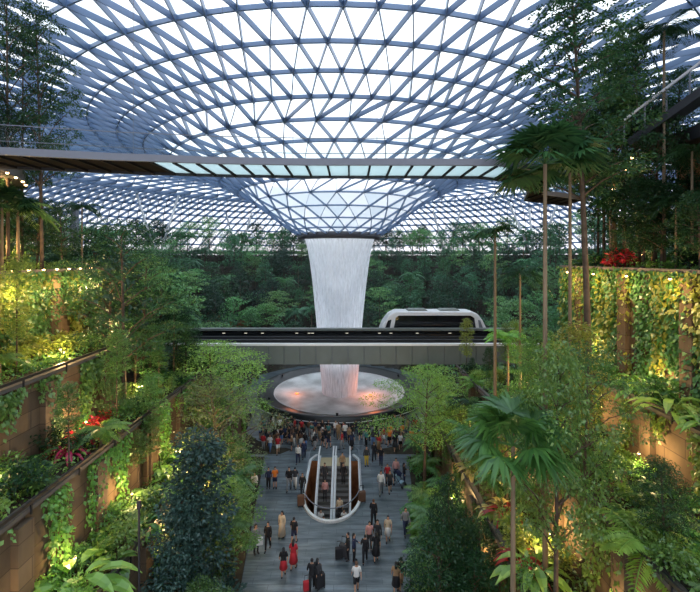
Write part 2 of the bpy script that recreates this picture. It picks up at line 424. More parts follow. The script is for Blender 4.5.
proto_tree('olive', 'feathery_tree', 4, 6.5, 2.7, 2.9, 28, 340, .11, 'olive', flat=.35, br=.36, trunk_r=.15, aspect=.3, lean=1.2)
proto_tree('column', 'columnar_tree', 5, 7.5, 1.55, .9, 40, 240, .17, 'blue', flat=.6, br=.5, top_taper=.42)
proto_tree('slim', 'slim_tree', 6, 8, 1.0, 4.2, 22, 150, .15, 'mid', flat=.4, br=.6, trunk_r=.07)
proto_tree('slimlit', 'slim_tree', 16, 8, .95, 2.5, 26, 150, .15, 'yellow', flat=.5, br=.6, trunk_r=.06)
# coarser kinds for the far hillside
proto_tree('h1', 'forest_tree', 21, 8, 2.7, 2.2, 20, 75, .34, 'hill', flat=.4, br=.42)
proto_tree('h2', 'forest_tree', 22, 8, 2.4, 2.5, 20, 75, .34, 'hilld', flat=.45, br=.42)
proto_tree('h3', 'layered_forest_tree', 23, 7, 3.0, 3.5, 18, 80, .28, 'hilll', flat=.18, br=.42, trunk_r=.1)
proto_tree('h4', 'slim_forest_tree', 24, 9, 1.5, 4.5, 14, 70, .30, 'hill', flat=.5, br=.5, trunk_r=.1)
proto_palm('h5', 'forest_palm', 25, 5.5, 13, 2.6, 'hill', .13, nleaf=14, leafL=.8, leafW=.16)
proto_tree('h6', 'rust_leaved_tree', 26, 4, 1.9, 1.0, 16, 70, .28, 'rust', flat=.45, br=.4)
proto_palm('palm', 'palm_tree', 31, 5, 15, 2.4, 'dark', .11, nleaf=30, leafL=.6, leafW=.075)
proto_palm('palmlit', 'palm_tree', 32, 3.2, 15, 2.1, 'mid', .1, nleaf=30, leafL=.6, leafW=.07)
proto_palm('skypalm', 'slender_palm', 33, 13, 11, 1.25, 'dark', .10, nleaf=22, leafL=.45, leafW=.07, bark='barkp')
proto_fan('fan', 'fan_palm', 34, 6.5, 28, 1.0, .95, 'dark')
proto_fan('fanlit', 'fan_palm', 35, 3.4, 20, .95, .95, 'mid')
proto_palm('fern', 'arching_fern', 41, 0, 16, 1.05, 'light', nleaf=20, leafL=.26, leafW=.07, rise=(.5, 1.5), sag=1.0)
proto_palm('ferndark', 'arching_fern', 42, 0, 16, 1.1, 'mid', nleaf=20, leafL=.28, leafW=.07, rise=(.5, 1.6), sag=1.0)
proto_palm('treefern', 'tree_fern', 43, 1.8, 14, 1.9, 'light', .1, nleaf=34, leafL=.42, leafW=.07, rise=(.3, .9), sag=.7)
proto_shrub('shrub', 'leafy_shrub', 51, .85, 620, .16, 'mid')
proto_shrub('shrubd', 'leafy_shrub', 52, .9, 620, .17, 'dark')
proto_shrub('shruby', 'leafy_shrub', 53, .8, 560, .17, 'yellow')
proto_shrub('shrubl', 'leafy_shrub', 54, .85, 620, .14, 'light')
proto_shrub('shrubr', 'red_shrub', 55, .5, 260, .17, 'red', aspect=.35)
proto_bigleaf('big', 'broad_leaved_plant', 61, 18, .85, .42, 'mid')
proto_bigleaf('bigl', 'broad_leaved_plant', 62, 18, .9, .36, 'light')
proto_bigleaf('bigc', 'pale_leaved_plant', 63, 16, .7, .34, 'cream')
proto_bigleaf('cordy', 'red_cordyline', 64, 26, .55, .13, 'red')
USED = set()
def plant(key, x, y, z, h=None, sc=1, rz=None, label=None, cat='tree', group=None, wide=1.0):
    root, H = PROTO[key]
    s = (h/H) if h else sc
    if key in USED: o = copy_tree(root)
    else: o = root; USED.add(key)
    o.location = (x, y, z); o.rotation_euler = (0, 0, random.uniform(0, 2*PI) if rz is None else rz)
    if key in PALM:
        H0, rh = PALM[key]; c = wide if h else sc; th = max(.15, (h - rh*c) if h else H0*sc)
        if H0 < .3: th = .02
        for ch in o.children:
            if ch.name.startswith('trunk'): ch.scale = (c*.75, c*.75, th)
            else: ch.scale = (c, c, c); ch.location = (0, 0, th)
        o.scale = (1, 1, 1)
    else: o.scale = (s*wide, s*wide, s)
    for k in ('label', 'category', 'group'):
        if k in o: del o[k]
    return tag(o, label, cat, group)

# ------------------------------------------------------------------ dome
CX, CY = -1.4, 53.0
prof = [(5.3,3.1),(6.3,3.7),(7.7,4.7),(9.2,5.9),(10.9,7.1),(12.8,8.3),(15.0,9.5),(17.6,10.6),(20.4,11.5),(23,12.3),(25.4,13.1),(27.9,13.8),(30.6,14.4),(33.5,14.8),(36.6,15.0),(39.8,15.0),(43,14.8),(46.2,14.4),(49.4,13.8),(52.6,13.0),(55.8,12.0),(59,10.8),(62,9.4),(65,7.8),(67.8,6.0),(70.3,3.9),(72.3,1.6),(73.8,-1),(74.8,-4),(75.2,-8),(75.3,-13),(75.3,-18)]
prof = [(r, z + CH) for r, z in prof]
def ringN(i): 
    r = prof[i][0]
    return 24 if r < 11.5 else 48 if r < 22 else 96 if r < 47.5 else 192
nodes = []; nrmls = []
for i, (r, z) in enumerate(prof):
    n = ringN(i); stag = .5*(i % 2)
    a = prof[max(0, i-1)]; b = prof[min(len(prof)-1, i+1)]; dr, dz = b[0]-a[0], b[1]-a[1]; l = math.hypot(dr, dz)
    # staggering restarts at each doubling so the new nodes stand over the old ones
    first = next(k for k in range(len(prof)) if ringN(k) == n)
    stag = .5*((i - first) % 2)
    if first > 0:                                  # phase carried from the ring inside
        pi = first - 1; f2 = next(k for k in range(len(prof)) if ringN(k) == ringN(pi))
    row = []; nr = []
    for k in range(n):
        t = 2*PI*(k + stag)/n + PH[n] if False else 2*PI*(k + stag)/n
        row.append(Vector((CX + r*math.cos(t), CY + r*math.sin(t), z)))
        nr.append(Vector((-dz/l*math.cos(t), -dz/l*math.sin(t), dr/l)))
    nodes.append(row); nrmls.append(nr)
tris = []; diag = []; ringe = []
for i in range(len(prof)):
    n = len(nodes[i])
    for k in range(n): ringe.append((i, k, i, (k+1) % n))
    if i + 1 == len(prof): break
    m = len(nodes[i+1])
    ai = [math.atan2(p.y-CY, p.x-CX) % (2*PI) for p in nodes[i]]; bi = [math.atan2(p.y-CY, p.x-CX) % (2*PI) for p in nodes[i+1]]
    # zip the two rings together
    a0 = 0; b0 = min(range(m), key=lambda q: abs((bi[q]-ai[0]+PI) % (2*PI) - PI)); ia = ib = 0
    def ang(lst, base, step, n_): 
        return None
    A = [ai[0] + 2*PI*k/n for k in range(n+1)]; d0 = ((bi[b0]-ai[0]+PI) % (2*PI)) - PI
    B = [ai[0] + d0 + 2*PI*k/m for k in range(m+1)]
    diag.append((i, 0, i+1, b0))
    while ia < n or ib < m:
        if ib >= m or (ia < n and A[ia+1] <= B[ib+1] - 1e-6 + (1e-5 if False else 0)) : 
            tris.append((nodes[i][ia % n], nodes[i][(ia+1) % n], nodes[i+1][(b0+ib) % m])); ia += 1
        else:
            tris.append((nodes[i][ia % n], nodes[i+1][(b0+ib+1) % m], nodes[i+1][(b0+ib) % m])); ib += 1
        if not (ia == n and ib == m): diag.append((i, ia % n, i+1, (b0+ib) % m))
ceiling = empty('ceiling', (CX, CY, 0)); tag(ceiling, 'funnel-shaped glass and steel gridshell dome over the whole garden', 'roof', kind='structure')
inv = Matrix.Translation((-CX, -CY, 0))
g = MB()
for t3 in tris: g.add([p - Vector((CX, CY, 0)) for p in t3], [(0, 1, 2)])
g.build('glass_panels', M['domeglass'], ceiling)
def ribs(edges, w, dep, name):
    m = MB(); off = Vector((CX, CY, 0)); DEP, WID = dep, w
    for i, a, j, b in edges:
        p, q = nodes[i][a]-off, nodes[j][b]-off; nr = (nrmls[i][a] + nrmls[j][b]).normalized()
        r = (prof[i][0] + prof[j][0])/2
        k = 1.0 if r > 12 else .6
        h = DEP*k*(1.4 if r > 47 else 1); w = WID*(1.3 if r > 47 else 1)
        m.bar(p - nr*(h/2 + .03), q - nr*(h/2 + .03), w*k, h, nr)
    return m.build(name, M['steel'], ceiling)
ribs(ringe, .10, .34, 'ring_ribs'); ribs(diag, .06, .44, 'diagonal_ribs')
m = MB(); off = Vector((CX, CY, 0))
for i in range(len(nodes)):
    for a in range(len(nodes[i])):
        if prof[i][0] > 52: break
        p = nodes[i][a] - off; nr = nrmls[i][a]; k = .6 if prof[i][0] < 12 else 1
        m.tube([p - nr*.46*k, p + nr*.04], .09*k, 6)
m.build('node_joints', M['steel'], ceiling)
lathe([(4.75, 20.9), (5.45, 21.2), (5.5, 20.55), (5.3, 20.35), (4.8, 20.4), (4.75, 20.9)], 64).build('ring_beam', M['steelr'], ceiling)
def surf_z(R):
    for (r0, z0), (r1, z1) in zip(prof, prof[1:]):
        if r0 <= R <= r1: return z0 + (z1-z0)*(R-r0)/(r1-r0)
    return CH

# ------------------------------------------------------------------ V columns at the far edge
def ray_hit(px, py):
    d = 70
    while d < 125:
        x = PX(px, d); R = math.hypot(x-CX, d-CY)
        if PZ(py, d) > surf_z(R) - .2 or R > 74: return Vector((x, d, PZ(py, d)))
        d += .25
    return Vector((PX(px, 118), 118, PZ(py, 118)))
for k, (bx, by, arms, lab) in enumerate([
        (238, 248, [(226, 213), (252, 212)], 'white V-shaped steel column left of the waterfall, rising to the dome'),
        (158, 246, [(136, 192), (179, 194)], 'white V-shaped steel column above the left forest, furthest left of the V columns'),
        (446, 246, [(433, 210), (461, 210)], 'white V-shaped steel column just right of the waterfall'),
        (534, 246, [(508, 200), (529, 206), (560, 198)], 'white three-armed steel column right of the monorail car, under the dome')]):
    tops = [ray_hit(*a) for a in arms]; dd = min(t.y for t in tops) - 1
    base = Vector((PX(bx, dd), dd, PZ(by, dd) - 3))
    r = empty('splayed_column', base); tag(r, lab, 'column', 'splayed columns under the dome edge')
    for t in tops:
        q = MB(); q.smooth = True; q.tube([(0, 0, 0), t - base], [.28, .22], 8); q.build('strut', M['white'], r)
    q = MB(); q.box(-.5, .5, -.5, .5, -6, .1); q.build('footing', M['coping'], r)

# ------------------------------------------------------------------ floor with escalator opening
EX = -1.35
well = []
for k in range(25):
    t = PI + PI*k/24; well.append((EX + 2.15*math.cos(t), 30.4 + 3.2*math.sin(t)))
well = [(EX-2.15, 35.5)] + well + [(EX+2.15, 35.5)]
bm = bmesh.new()
outer = [(-30, 2), (30, 2), (30, 130), (-30, 130)]
ov = [bm.verts.new((x, y, 0)) for x, y in outer]; iv = [bm.verts.new((x, y, 0)) for x, y in well]
oe = [bm.edges.new((ov[i], ov[(i+1) % 4])) for i in range(4)]; ie = [bm.edges.new((iv[i], iv[(i+1) % len(iv)])) for i in range(len(iv))]
bmesh.ops.triangle_fill(bm, use_beauty=True, edges=oe+ie)
for f in bm.faces:
    if f.normal.z < 0: f.normal_flip()
me = bpy.data.meshes.new('floor'); bm.to_mesh(me); bm.free()
tag(link('floor', me, M['floor']), 'dark slate paving of the plaza', 'floor', kind='structure')
m = MB(); m.box(EX-7, EX+7, 20, 45, -6.2, -6)
tag(m.build('floor_basement', M['coping']), 'basement floor under the escalator opening', 'floor', kind='structure')
m = MB(); n0 = len(well)
for i in range(n0):
    (x0, y0), (x1, y1) = well[i], well[(i+1) % n0]
    m.add([(x0, y0, -6), (x1, y1, -6), (x1, y1, -.02), (x0, y0, -.02)], [(0, 1, 2, 3)])
tag(m.build('wall_stairwell', M['wood']), 'curved wood-lined wall of the escalator opening', 'wall', kind='structure')
# balustrade round the opening
b = empty('escalator_balustrade', (EX, 30, 0)); tag(b, 'white-edged glass balustrade curving round the escalator opening', 'balustrade')
path = [(x-EX, y-30) for x, y in well]
path = [(-1.65, 6.4)] + path + [(1.65, 6.4)]
for nm, z0, z1, w, mt in (('glass_panel', .12, .96, .02, M['glass']), ('top_rail', .95, 1.0, .045, M['fascia']), ('base_trim', 0, .16, .2, M['white'])):
    q = MB()
    for (x0, y0), (x1, y1) in zip(path, path[1:]): q.bar((x0, y0, (z0+z1)/2), (x1, y1, (z0+z1)/2), w, z1-z0)
    q.build(nm, mt, b)
# escalators
slope = math.tan(math.radians(30))
def escalator(xc, lab):
    e = empty('escalator', (xc, 35.8, 0)); tag(e, lab, 'escalator', 'pair of escalators in the plaza opening')
    q = MB(); run = 9.5
    for i in range(24):
        y = -1.2 - i*.4; z = -i*.4*slope
        q.box(-.5, .5, y-.4, y, z-.25-.0, z)
    q.build('steps', M['coping'], e)
    q = MB(); q.box(-.52, .52, -1.2, .25, -.3, .02); q.build('landing_plate', plain('comb plate', (.42, .36, .22), .4), e)
    for s in (-1, 1):
        x = s*.62
        q = MB()
        top = [(x, .5, .9), (x, -1.1, .95), (x, -1.1-run, .95-run*slope)]
        for a_, b_ in zip(top, top[1:]):
            q.bar(a_, b_, .10, .09)
        hr = q.build('handrail', M['white'], e)
        q = MB()
        q.add([(x-.02, .45, .05), (x-.02, -1.1, .05), (x-.02, -1.1-run, .05-run*slope), (x-.02, -1.1-run, .9-run*slope), (x-.02, -1.1, .9), (x-.02, .45, .86)], [(0,1,4,5),(1,2,3,4)])
        q.build('glass_panel', M['glass'], hr)
        q = MB(); q.add([(x-.09, .45, .1), (x+.09, .45, .1), (x+.09, -1.1, .1), (x-.09, -1.1, .1), (x-.09, -1.1-run, .1-run*slope), (x+.09, -1.1-run, .1-run*slope),
                         (x-.09, .45, -.5), (x+.09, .45, -.5), (x+.09, -1.1, -.7), (x-.09, -1.1, -.7), (x-.09, -1.1-run, -.7-run*slope), (x+.09, -1.1-run, -.7-run*slope)],
                        [(0,1,2,3),(3,2,5,4),(0,3,9,6),(3,4,10,9),(1,7,8,2),(2,8,11,5)])
        q.build('skirt_panel', M['white'], e)
escalator(-2.08, 'descending escalator on the left side of the glass-railed opening')
escalator(-.62, 'descending escalator on the right side of the glass-railed opening')

# ------------------------------------------------------------------ pool and waterfall
p = empty('fountain_basin', (CX, CY, 0)); tag(p, 'round black-rimmed basin catching the waterfall', 'fountain')
rim_ = lathe([(10.6, 0), (10.6, 1.0), (10.3, 1.08), (9.9, .9), (8.5, .55)], 96).build('rim', M['rim'], p)
lathe([(8.5, .55), (7, .38), (5, .25), (3, .18), (.01, .15)], 96).build('water', M['pool'], p)
lathe([(8.42, .56), (8.42, .62), (8.56, .62), (8.56, .55)], 96).build('inner_lip', M['white'], rim_)
# guard rail round the basin, plaza side
r = empty('guard_rail', (CX, CY, 0)); tag(r, 'thin grey guard rail with glass between the crowd and the basin', 'railing')
q = MB(); RR = 12.0; ang0, ang1 = math.radians(205), math.radians(335); seg = 40
pts = [(RR*math.cos(ang0+(ang1-ang0)*k/seg), RR*math.sin(ang0+(ang1-ang0)*k/seg)) for k in range(seg+1)]
for a_, b_ in zip(pts, pts[1:]): q.bar((*a_, 1.1), (*b_, 1.1), .06, .05)
topr = q.build('top_rail', M['white'], r)
q = MB()
for a_, b_ in zip(pts, pts[1:]): q.bar((*a_, .55), (*b_, .55), .015, 1.0)
q.build('glass_panel', M['glass'], r)
for k in range(0, seg+1, 2):
    q = MB(); q.box(pts[k][0]-.025, pts[k][0]+.025, pts[k][1]-.025, pts[k][1]+.025, 0, 1.1); q.build('post', M['fascia'], topr)
def fall_mesh(rtop, rbot, seed):
    me_ = MB(); n = 96; rows = 40
    for j in range(rows+1):
        f = j/rows; z = 20.6*(1-f) + .25*f
        rr = rbot + (rtop-rbot)*(1-f**.62)
        for k in range(n):
            t = 2*PI*k/n; r_ = rr*(1 + .012*math.sin(9*t + seed)+.01*math.sin(23*t+j*.2))
            me_.v.append((r_*math.cos(t), r_*math.sin(t), z))
    for j in range(rows):
        for k in range(n):
            a = j*n+k; b_ = j*n+(k+1) % n; me_.f.append((a, b_, b_+n, a+n))
    me_.smooth = True; m_ = me_.mesh('water_sheet'); uv = m_.uv_layers.new(name='UVMap')
    for pl in m_.polygons:
        j, k = divmod(pl.index, n)
        for li, (u_, v_) in zip(pl.loop_indices, ((k, j), (k+1, j), (k+1, j+1), (k, j+1))): uv.data[li].uv = (u_/n, v_/rows)
    return m_
w = empty('waterfall', (CX, CY, 0)); tag(w, 'tall white column of water falling from the centre of the dome', 'waterfall')
link('water_sheet', fall_mesh(4.65, 2.3, 0), M['fall'], w); link('inner_water', fall_mesh(3.9, 1.7, 2), M['fall2'], w)

# ------------------------------------------------------------------ monorail guideway and train
gd = empty('guideway', (0, 0, 0)); tag(gd, 'pale panelled monorail bridge crossing in front of the waterfall', 'bridge')
x0, x1 = -21, 19
q = MB(); 
x = x0
while x < x1: q.box(x+.03, x+1.57, 40, 40.15, 7.35, 9.22); x += 1.6
q.build('side_panel', M['panel'], gd)
q = MB(); q.box(x0, x1, 40.12, 45.9, 7.4, 9.1); q.build('girder', M['fascia'], gd)
q = MB(); q.box(x0, x1, 39.94, 40.25, 9.22, 9.44); q.build('white_coping', plain('bright coping', (.88, .9, .9), .4), gd)
q = MB(); q.box(x0, x1, 40.25, 45.6, 9.1, 9.16); q.build('track_bed', M['darkm'], gd)
for yy in (42.2, 43.8):
    q = MB(); q.box(x0, x1, yy, yy+.25, 9.16, 9.35); q.build('rail', M['darkm'], gd)
q = MB(); q.box(x0, x1, 45.5, 45.7, 9.1, 9.75); q.build('parapet', M['black'], gd)
q = MB(); q.box(x0, x1, 45.35, 45.95, 9.75, 10.0); q.build('grey_coping', M['panel'], gd)
q = MB()
for lx in (-14.5, -12, -10.1, -6.2, -4.8, -4.4, -.5, 3.2, 4.5, 7.5, 11.2): q.box(lx, lx+.3, 45.42, 45.49, 9.42, 9.49)
q.build('marker_lights', emit('marker', (.9, .85, .7), .8), gd)
g2 = MB(); g2.box(x0, x1, 46.6, 49.4, 7.7, 8.02)
tag(g2.build('train_beam', M['darkm']), 'dark running beam beneath the white monorail car', 'beam')
tr = empty('monorail_train', (PX(433.5, 46.9), 48, 8.3)); tag(tr, 'white monorail car with long dark window band on the bridge', 'train')
def side_prism(poly, y0, y1, name, mat, par, bev=0):
    n = len(poly); m_ = MB()
    m_.add([(x, y0, z) for x, z in poly] + [(x, y1, z) for x, z in poly], [tuple(range(n)), tuple(range(n, 2*n))[::-1]] + [((i+1) % n, i, i+n, (i+1) % n + n) for i in range(n)])
    o = m_.build(name, mat, par)
    if bev:
        bv = o.modifiers.new('b', 'BEVEL'); bv.width = bev; bv.segments = 3; bv.limit_method = 'ANGLE'; bv.angle_limit = .3
    return o
tbody = side_prism([(-6.3, 0), (-6.3, 1.1), (-5.9, 2.1), (-5.2, 3.05), (-4.4, 3.45), (4.4, 3.45), (5.1, 3.2), (5.75, 2.4), (6.25, 1.3), (6.2, 0)], -1.3, 1.3, 'body', plain('train white', (.78, .8, .82), .3), tr, .18)
side_prism([(-4.75, 1.0), (-4.45, 2.75), (-4.1, 2.98), (4.3, 2.98), (4.7, 2.7), (5.0, 1.0)], -1.34, -1.28, 'side_window', M['tramwin'], tbody)
side_prism([(-5.9, 1.05), (-5.35, 2.4), (-4.95, 2.5), (-5.25, 1.05)], -1.34, -1.28, 'quarter_window', M['tramwin'], tbody)
side_prism([(5.35, 1.1), (5.15, 2.5), (5.4, 2.4), (5.85, 1.2)], -1.34, -1.28, 'quarter_window', M['fascia'], tbody)
side_prism([(-3, 3.44), (-2.8, 3.62), (-.8, 3.62), (-.6, 3.44)], -.8, .8, 'roof_unit', M['panel'], tbody)
side_prism([(.8, 3.44), (1, 3.62), (3, 3.62), (3.2, 3.44)], -.8, .8, 'roof_unit', M['panel'], tbody)
q = MB(); q.box(-6.1, 6.1, -1.32, -1.28, .1, .7); q.build('lower_band', M['fascia'], tbody)
for wx in (-4.2, 4.2):
    for wy in (-.8, .8):
        q = MB(); q.smooth = False; q.tube([(wx, wy-.12, .15), (wx, wy+.12, .15)], .42, 16); q.build('wheel', M['darkm'], tr)

# ------------------------------------------------------------------ canopy bridge overhead
cb = empty('canopy_bridge', (0, 0, 0)); tag(cb, 'long walkway bridge with glass floor hanging under the dome', 'bridge')
zb = 4.13 + CH
pth = [(-24, 13.9), (-18, 15.2), (-13.9, 16.0), (-10, 16.9), (-6, 17.5), (-2, 17.8), (3, 17.8), (6.6, 17.9), (9, 19), (11, 22), (12.5, 26), (17.5, 29)]
def pathy(x):
    for (xa, ya), (xb, yb) in zip(pth, pth[1:]):
        if xa <= x <= xb: return ya + (yb-ya)*(x-xa)/(xb-xa)
    return 17.5
q1, q2, q3, q4, q5, q6 = MB(), MB(), MB(), MB(), MB(), MB()
for (xa, ya), (xb, yb) in zip(pth, pth[1:]):
    q1.bar((xa, ya, zb+.14), (xb, yb, zb+.14), .14, .3); q2.bar((xa, ya+2.6, zb+.1), (xb, yb+2.6, zb+.1), .14, .34)
    q3.bar((xa, ya, zb+1.2), (xb, yb, zb+1.2), .03, .03); q3.bar((xa, ya+2.6, zb+1.2), (xb, yb+2.6, zb+1.2), .03, .03)
    q4.bar((xa, ya, zb+.8), (xb, yb, zb+.8), .02, 1.0); q4.bar((xa, ya+2.6, zb+.8), (xb, yb+2.6, zb+.8), .02, 1.0)
q1.build('near_fascia', M['fascia'], cb); q2.build('far_fascia', M['darkm'], cb); q3.build('handrail', M['fascia'], cb); q4.build('glass_balustrade', M['glass'], cb)
x = -20.0; q7 = MB()
while x < 16.4:
    ya, yb = pathy(x), pathy(x+.95); lit = -8.9 < x < 6.6
    z0_ = zb + .05
    (q5 if lit else q6 if x < 0 else q7).add([(x+.04, ya+.07, z0_), (x+.91, yb+.07, z0_), (x+.91, yb+2.53, z0_), (x+.04, ya+2.53, z0_), (x+.04, ya+.07, z0_+.03), (x+.91, yb+.07, z0_+.03), (x+.91, yb+2.53, z0_+.03), (x+.04, ya+2.53, z0_+.03)],
        [(0,3,2,1),(4,5,6,7),(0,1,5,4),(1,2,6,5),(2,3,7,6),(3,0,4,7)])
    b_ = MB(); b_.bar((x, ya+.05, zb+.02), (x, ya+2.6, zb+.02), .08, .14); b_.build('cross_beam', M['rimb'], cb)
    x += .95
q5.build('glass_floor', M['bridgeglass'], cb); sfm = plain('dark soffit', (.008, .008, .009), .8, spec=.1); q6.build('solid_floor', sfm, cb); q7.build('solid_floor', sfm, cb)
for k, cx_ in enumerate((-10.5, -5.6, -2.9, 1.2, 3.0, 7.5)):
    yy = pathy(cx_) + (0 if k % 2 else 2.6); q = MB(); R = math.hypot(cx_-CX, yy-CY); q.tube([(cx_, yy, zb+.2), (cx_, yy, surf_z(R)-.3)], .012, 5, caps=False)
    q.build('hanger_cable', M['fascia'], cb)

# ------------------------------------------------------------------ terraces either side of the plaza
YE = 36.0
TER = {  # name: (face x, top z, next x, y start)
 'L1': (-9.6, 5.0, -11.8), 'L2': (-11.8, 8.8, -14.2), 'L3': (-14.2, 12.5, -17.2), 'L4': (-17.2, 17.2, -34),
 'R1': (7.2, 4.4, 9.8), 'R2': (9.8, 8.0, 14.0), 'R3': (14.0, 11.0, 15.9), 'R4': (15.9, 17.3, 34)}
TLAB = {'L1': 'lowest planted terrace on the left', 'L2': 'second planted terrace on the left', 'L3': 'third planted terrace on the left', 'L4': 'highest planted terrace on the left',
        'R1': 'lowest planted terrace on the right', 'R2': 'second planted terrace on the right', 'R3': 'third planted terrace on the right', 'R4': 'highest planted terrace on the right'}
def ter_end(k): return 24.5 if k == 'L3' else 27.5 if k == 'L4' else YE if k[1] in '12' else 30
for k, (xf, zt, xn) in TER.items():
    s = -1 if k[0] == 'L' else 1
    ye = ter_end(k)
    t = empty('planter_terrace', (xf, 20, 0)); tag(t, 'stone-faced terrace block, ' + TLAB[k], 'planter', 'stone planter terraces')
    q = MB(); a_, b_ = sorted((0, xn-xf)); q.box(a_, b_, -16, ye-20, 0, zt); q.build('stone_wall', M['stone'], t)
    q = MB(); q.box(a_+.1, b_-.1, -15.9, ye-20.1, zt, zt+.05); q.build('soil', M['soil'], t)
    q = MB(); q.box(-.2, .2, -16, ye-20, zt, zt+.16); q.build('coping', M['coping'], t)
    yy = -10.5
    while yy < ye-21:
        lo_ = {'1': 0, '2': 4.4, '3': 8.0, '4': 11}[k[1]] if s > 0 else {'1': 0, '2': 5, '3': 8.8, '4': 12.5}[k[1]]
        q = MB(); c_, d_ = sorted((0, -s*.28)); q.box(c_, d_, yy, yy+.7, lo_, zt-.25); q.build('pier', M['stone'], t); yy += 4.4
    if k in ('L1', 'L2', 'L3', 'R1', 'R2', 'R3'):
        q = MB(); yy = -15.9 
        q.box(-s*.22-.04, -s*.22+.04, -16, ye-20, zt+.28, zt+.40); rl = q.build('rail', M['darkm'], t)
        while yy < ye-20: 
            q = MB(); q.box(-s*.22-.03, -s*.22+.03, yy, yy+.06, zt-.1, zt+.3); q.build('rail_post', M['darkm'], rl); yy += 2.6
q = MB(); q.box(-33.9, -14.2, 24.5, 35.9, 0, 8.8); tag(q.build('ground_upper_left', M['soil']), 'planted ground behind the left terraces', 'ground', kind='structure')
# radial hillside beyond
def sstep(a, b, v): t = min(1, max(0, (v-a)/(b-a))); return t*t*(3-2*t)
def hill(x, y):
    R = math.hypot(x-CX, y-CY)
    h = 0
    for i, (r0, dz) in enumerate([(15, 1.6), (19, 2.6), (24, 3), (29.5, 3), (35, 3), (40.5, 3), (46, 2.6)]): h += dz*sstep(r0, r0+1.6, R)
    lx = abs(x - CX)
    k = sstep(34, 50, y)
    low = 4.5*sstep(9, 13, lx) + 3*sstep(16, 24, lx) + 6*sstep(24, 30, lx)
    return low*(1-k) + h*k if y < 50 else h
gm = MB(); nx, ny = 121, 85; xs = np.linspace(-66, 64, nx); ys = np.linspace(35.6, 122, ny)
for yv in ys:
    for xv in xs: gm.v.append((xv, yv, hill(xv, yv) - .12))
for j in range(ny-1):
    for i in range(nx-1):
        cxm, cym = (xs[i]+xs[i+1])/2, (ys[j]+ys[j+1])/2
        a = j*nx+i; gm.f.append((a, a+1, a+nx+1, a+nx))
tag(gm.build('ground_hillside', M['soil']), 'terraced forest slope round the basin', 'ground', kind='structure')
for nm, xa, xb in (('wall_left', -36, -34), ('wall_right', 34, 36)):
    q = MB(); q.box(xa, xb, 2, 36, 0, 25); tag(q.build(nm, M['darkm']), 'dark building wall behind the ' + nm[5:] + ' terraces', 'wall', kind='structure')
# upper overhanging planters
u = empty('overhanging_planter', (0, 0, 0)); tag(u, 'curved overhanging planter slab with a row of lamps, high above the left terraces', 'planter', 'overhanging planters')
poly = [(-16.2, 5), (-16.2, 18), (-16.7, 19.5), (-17.6, 21.6), (-19, 23.6), (-21.5, 25.2), (-34, 26), (-34, 5)]
q = MB(); q.prism(poly, 22.15, 22.75); q.build('slab', M['coping'], u)
q = MB(); q.prism([(-20.5, 5), (-20.5, 22), (-22, 24), (-33.9, 25), (-33.9, 5)], 17.2, 22.2); q.build('core_wall', M['stone'], u)
q = MB(); q.prism([(x_-.4, y_) for x_, y_ in poly], 22.75, 22.85); q.build('soil', M['soil'], u)
u2 = empty('overhanging_planter', (0, 0, 0)); tag(u2, 'dark overhanging planter slab high above the right terraces, behind the trees', 'planter', 'overhanging planters')
q = MB(); q.prism([(18.2, 5), (34, 5), (34, 27), (22, 27), (19.2, 26.2), (18.2, 24.5)], 24.3, 25.0); q.build('slab', M['darkm'], u2)
q = MB(); q.prism([(20.4, 5), (33.9, 5), (33.9, 26), (21.5, 26), (20.4, 25)], 17.3, 24.4); q.build('core_wall', M['stone'], u2)
q = MB(); q.prism([(19, 5), (33.8, 5), (33.8, 26), (20.5, 26)], 25.0, 25.1); q.build('soil', M['soil'], u2)
u3 = empty('sloping_walkway', (0, 0, 0)); tag(u3, 'dark sloping stair walkway near the top right of the dome', 'walkway')
q = MB(); q.bar((16.5, 23.5, 24.6), (24, 16, 31.5), 1.6, .4); q.build('deck', M['darkm'], u3)
q = MB(); q.bar((15.9, 23.2, 26.0), (23.4, 15.6, 33.0), .12, .12); q.build('handrail', M['white'], u3)
q = MB()
for k in range(12):
    f = k/11; q.bar((15.9+7.5*f, 23.2-7.6*f, 24.6+7*f), (15.9+7.5*f, 23.2-7.6*f, 26+7*f), .06, .06, (0, 1, 0))
q.build('balusters', M['fascia'], u3)
q = MB(); q.tube([(20, 19.7, 17), (20, 19.7, 27.5)], .25, 10); q.build('support_post', M['darkm'], u3)
cw = empty('pale_column', (PX(75, 36), 36, 14)); tag(cw, 'pale blue square column at the forest edge left of the small palm', 'column')
q = MB(); q.box(-.22, .22, -.22, .22, -5.2, 8.6); q.build('shaft', M['fascia'], cw)
q = MB(); q.box(-.3, .3, -.3, .3, 8.55, 8.75); q.build('cap', M['coping'], cw)

# ------------------------------------------------------------------ vegetation
rng = np.random.default_rng(7); random.seed(7)
def scatter_leaves(name, pts, nrm, size, mat, aspect=.5):
    n = len(pts); d = rng.normal(size=(n, 3)) + nrm*.6; nr = nrm + rng.normal(size=(n, 3))*.5
    L = size*rng.uniform(.6, 1.4, n)
    return link(name, quads_mesh(name, leaves(pts, d, nr, L, L*aspect)), mat)
# undergrowth on the hillside
pts = []
while len(pts) < 42000:
    x_, y_ = rng.uniform(-60, 58), rng.uniform(36, 112)
    R = math.hypot(x_-CX, y_-CY)
    if R < 15.3 or R > 62 or (y_ < 50 and abs(x_-CX) < 11): continue
    pts.append((x_, y_, hill(x_, y_) + rng.uniform(0, .9)))
pts = np.array(pts)
tag(scatter_leaves('undergrowth', pts, np.tile([0, 0, 1.0], (len(pts), 1)), .5, M['hill']), 'low green undergrowth covering the forest slope behind the basin', 'undergrowth', kind='stuff')
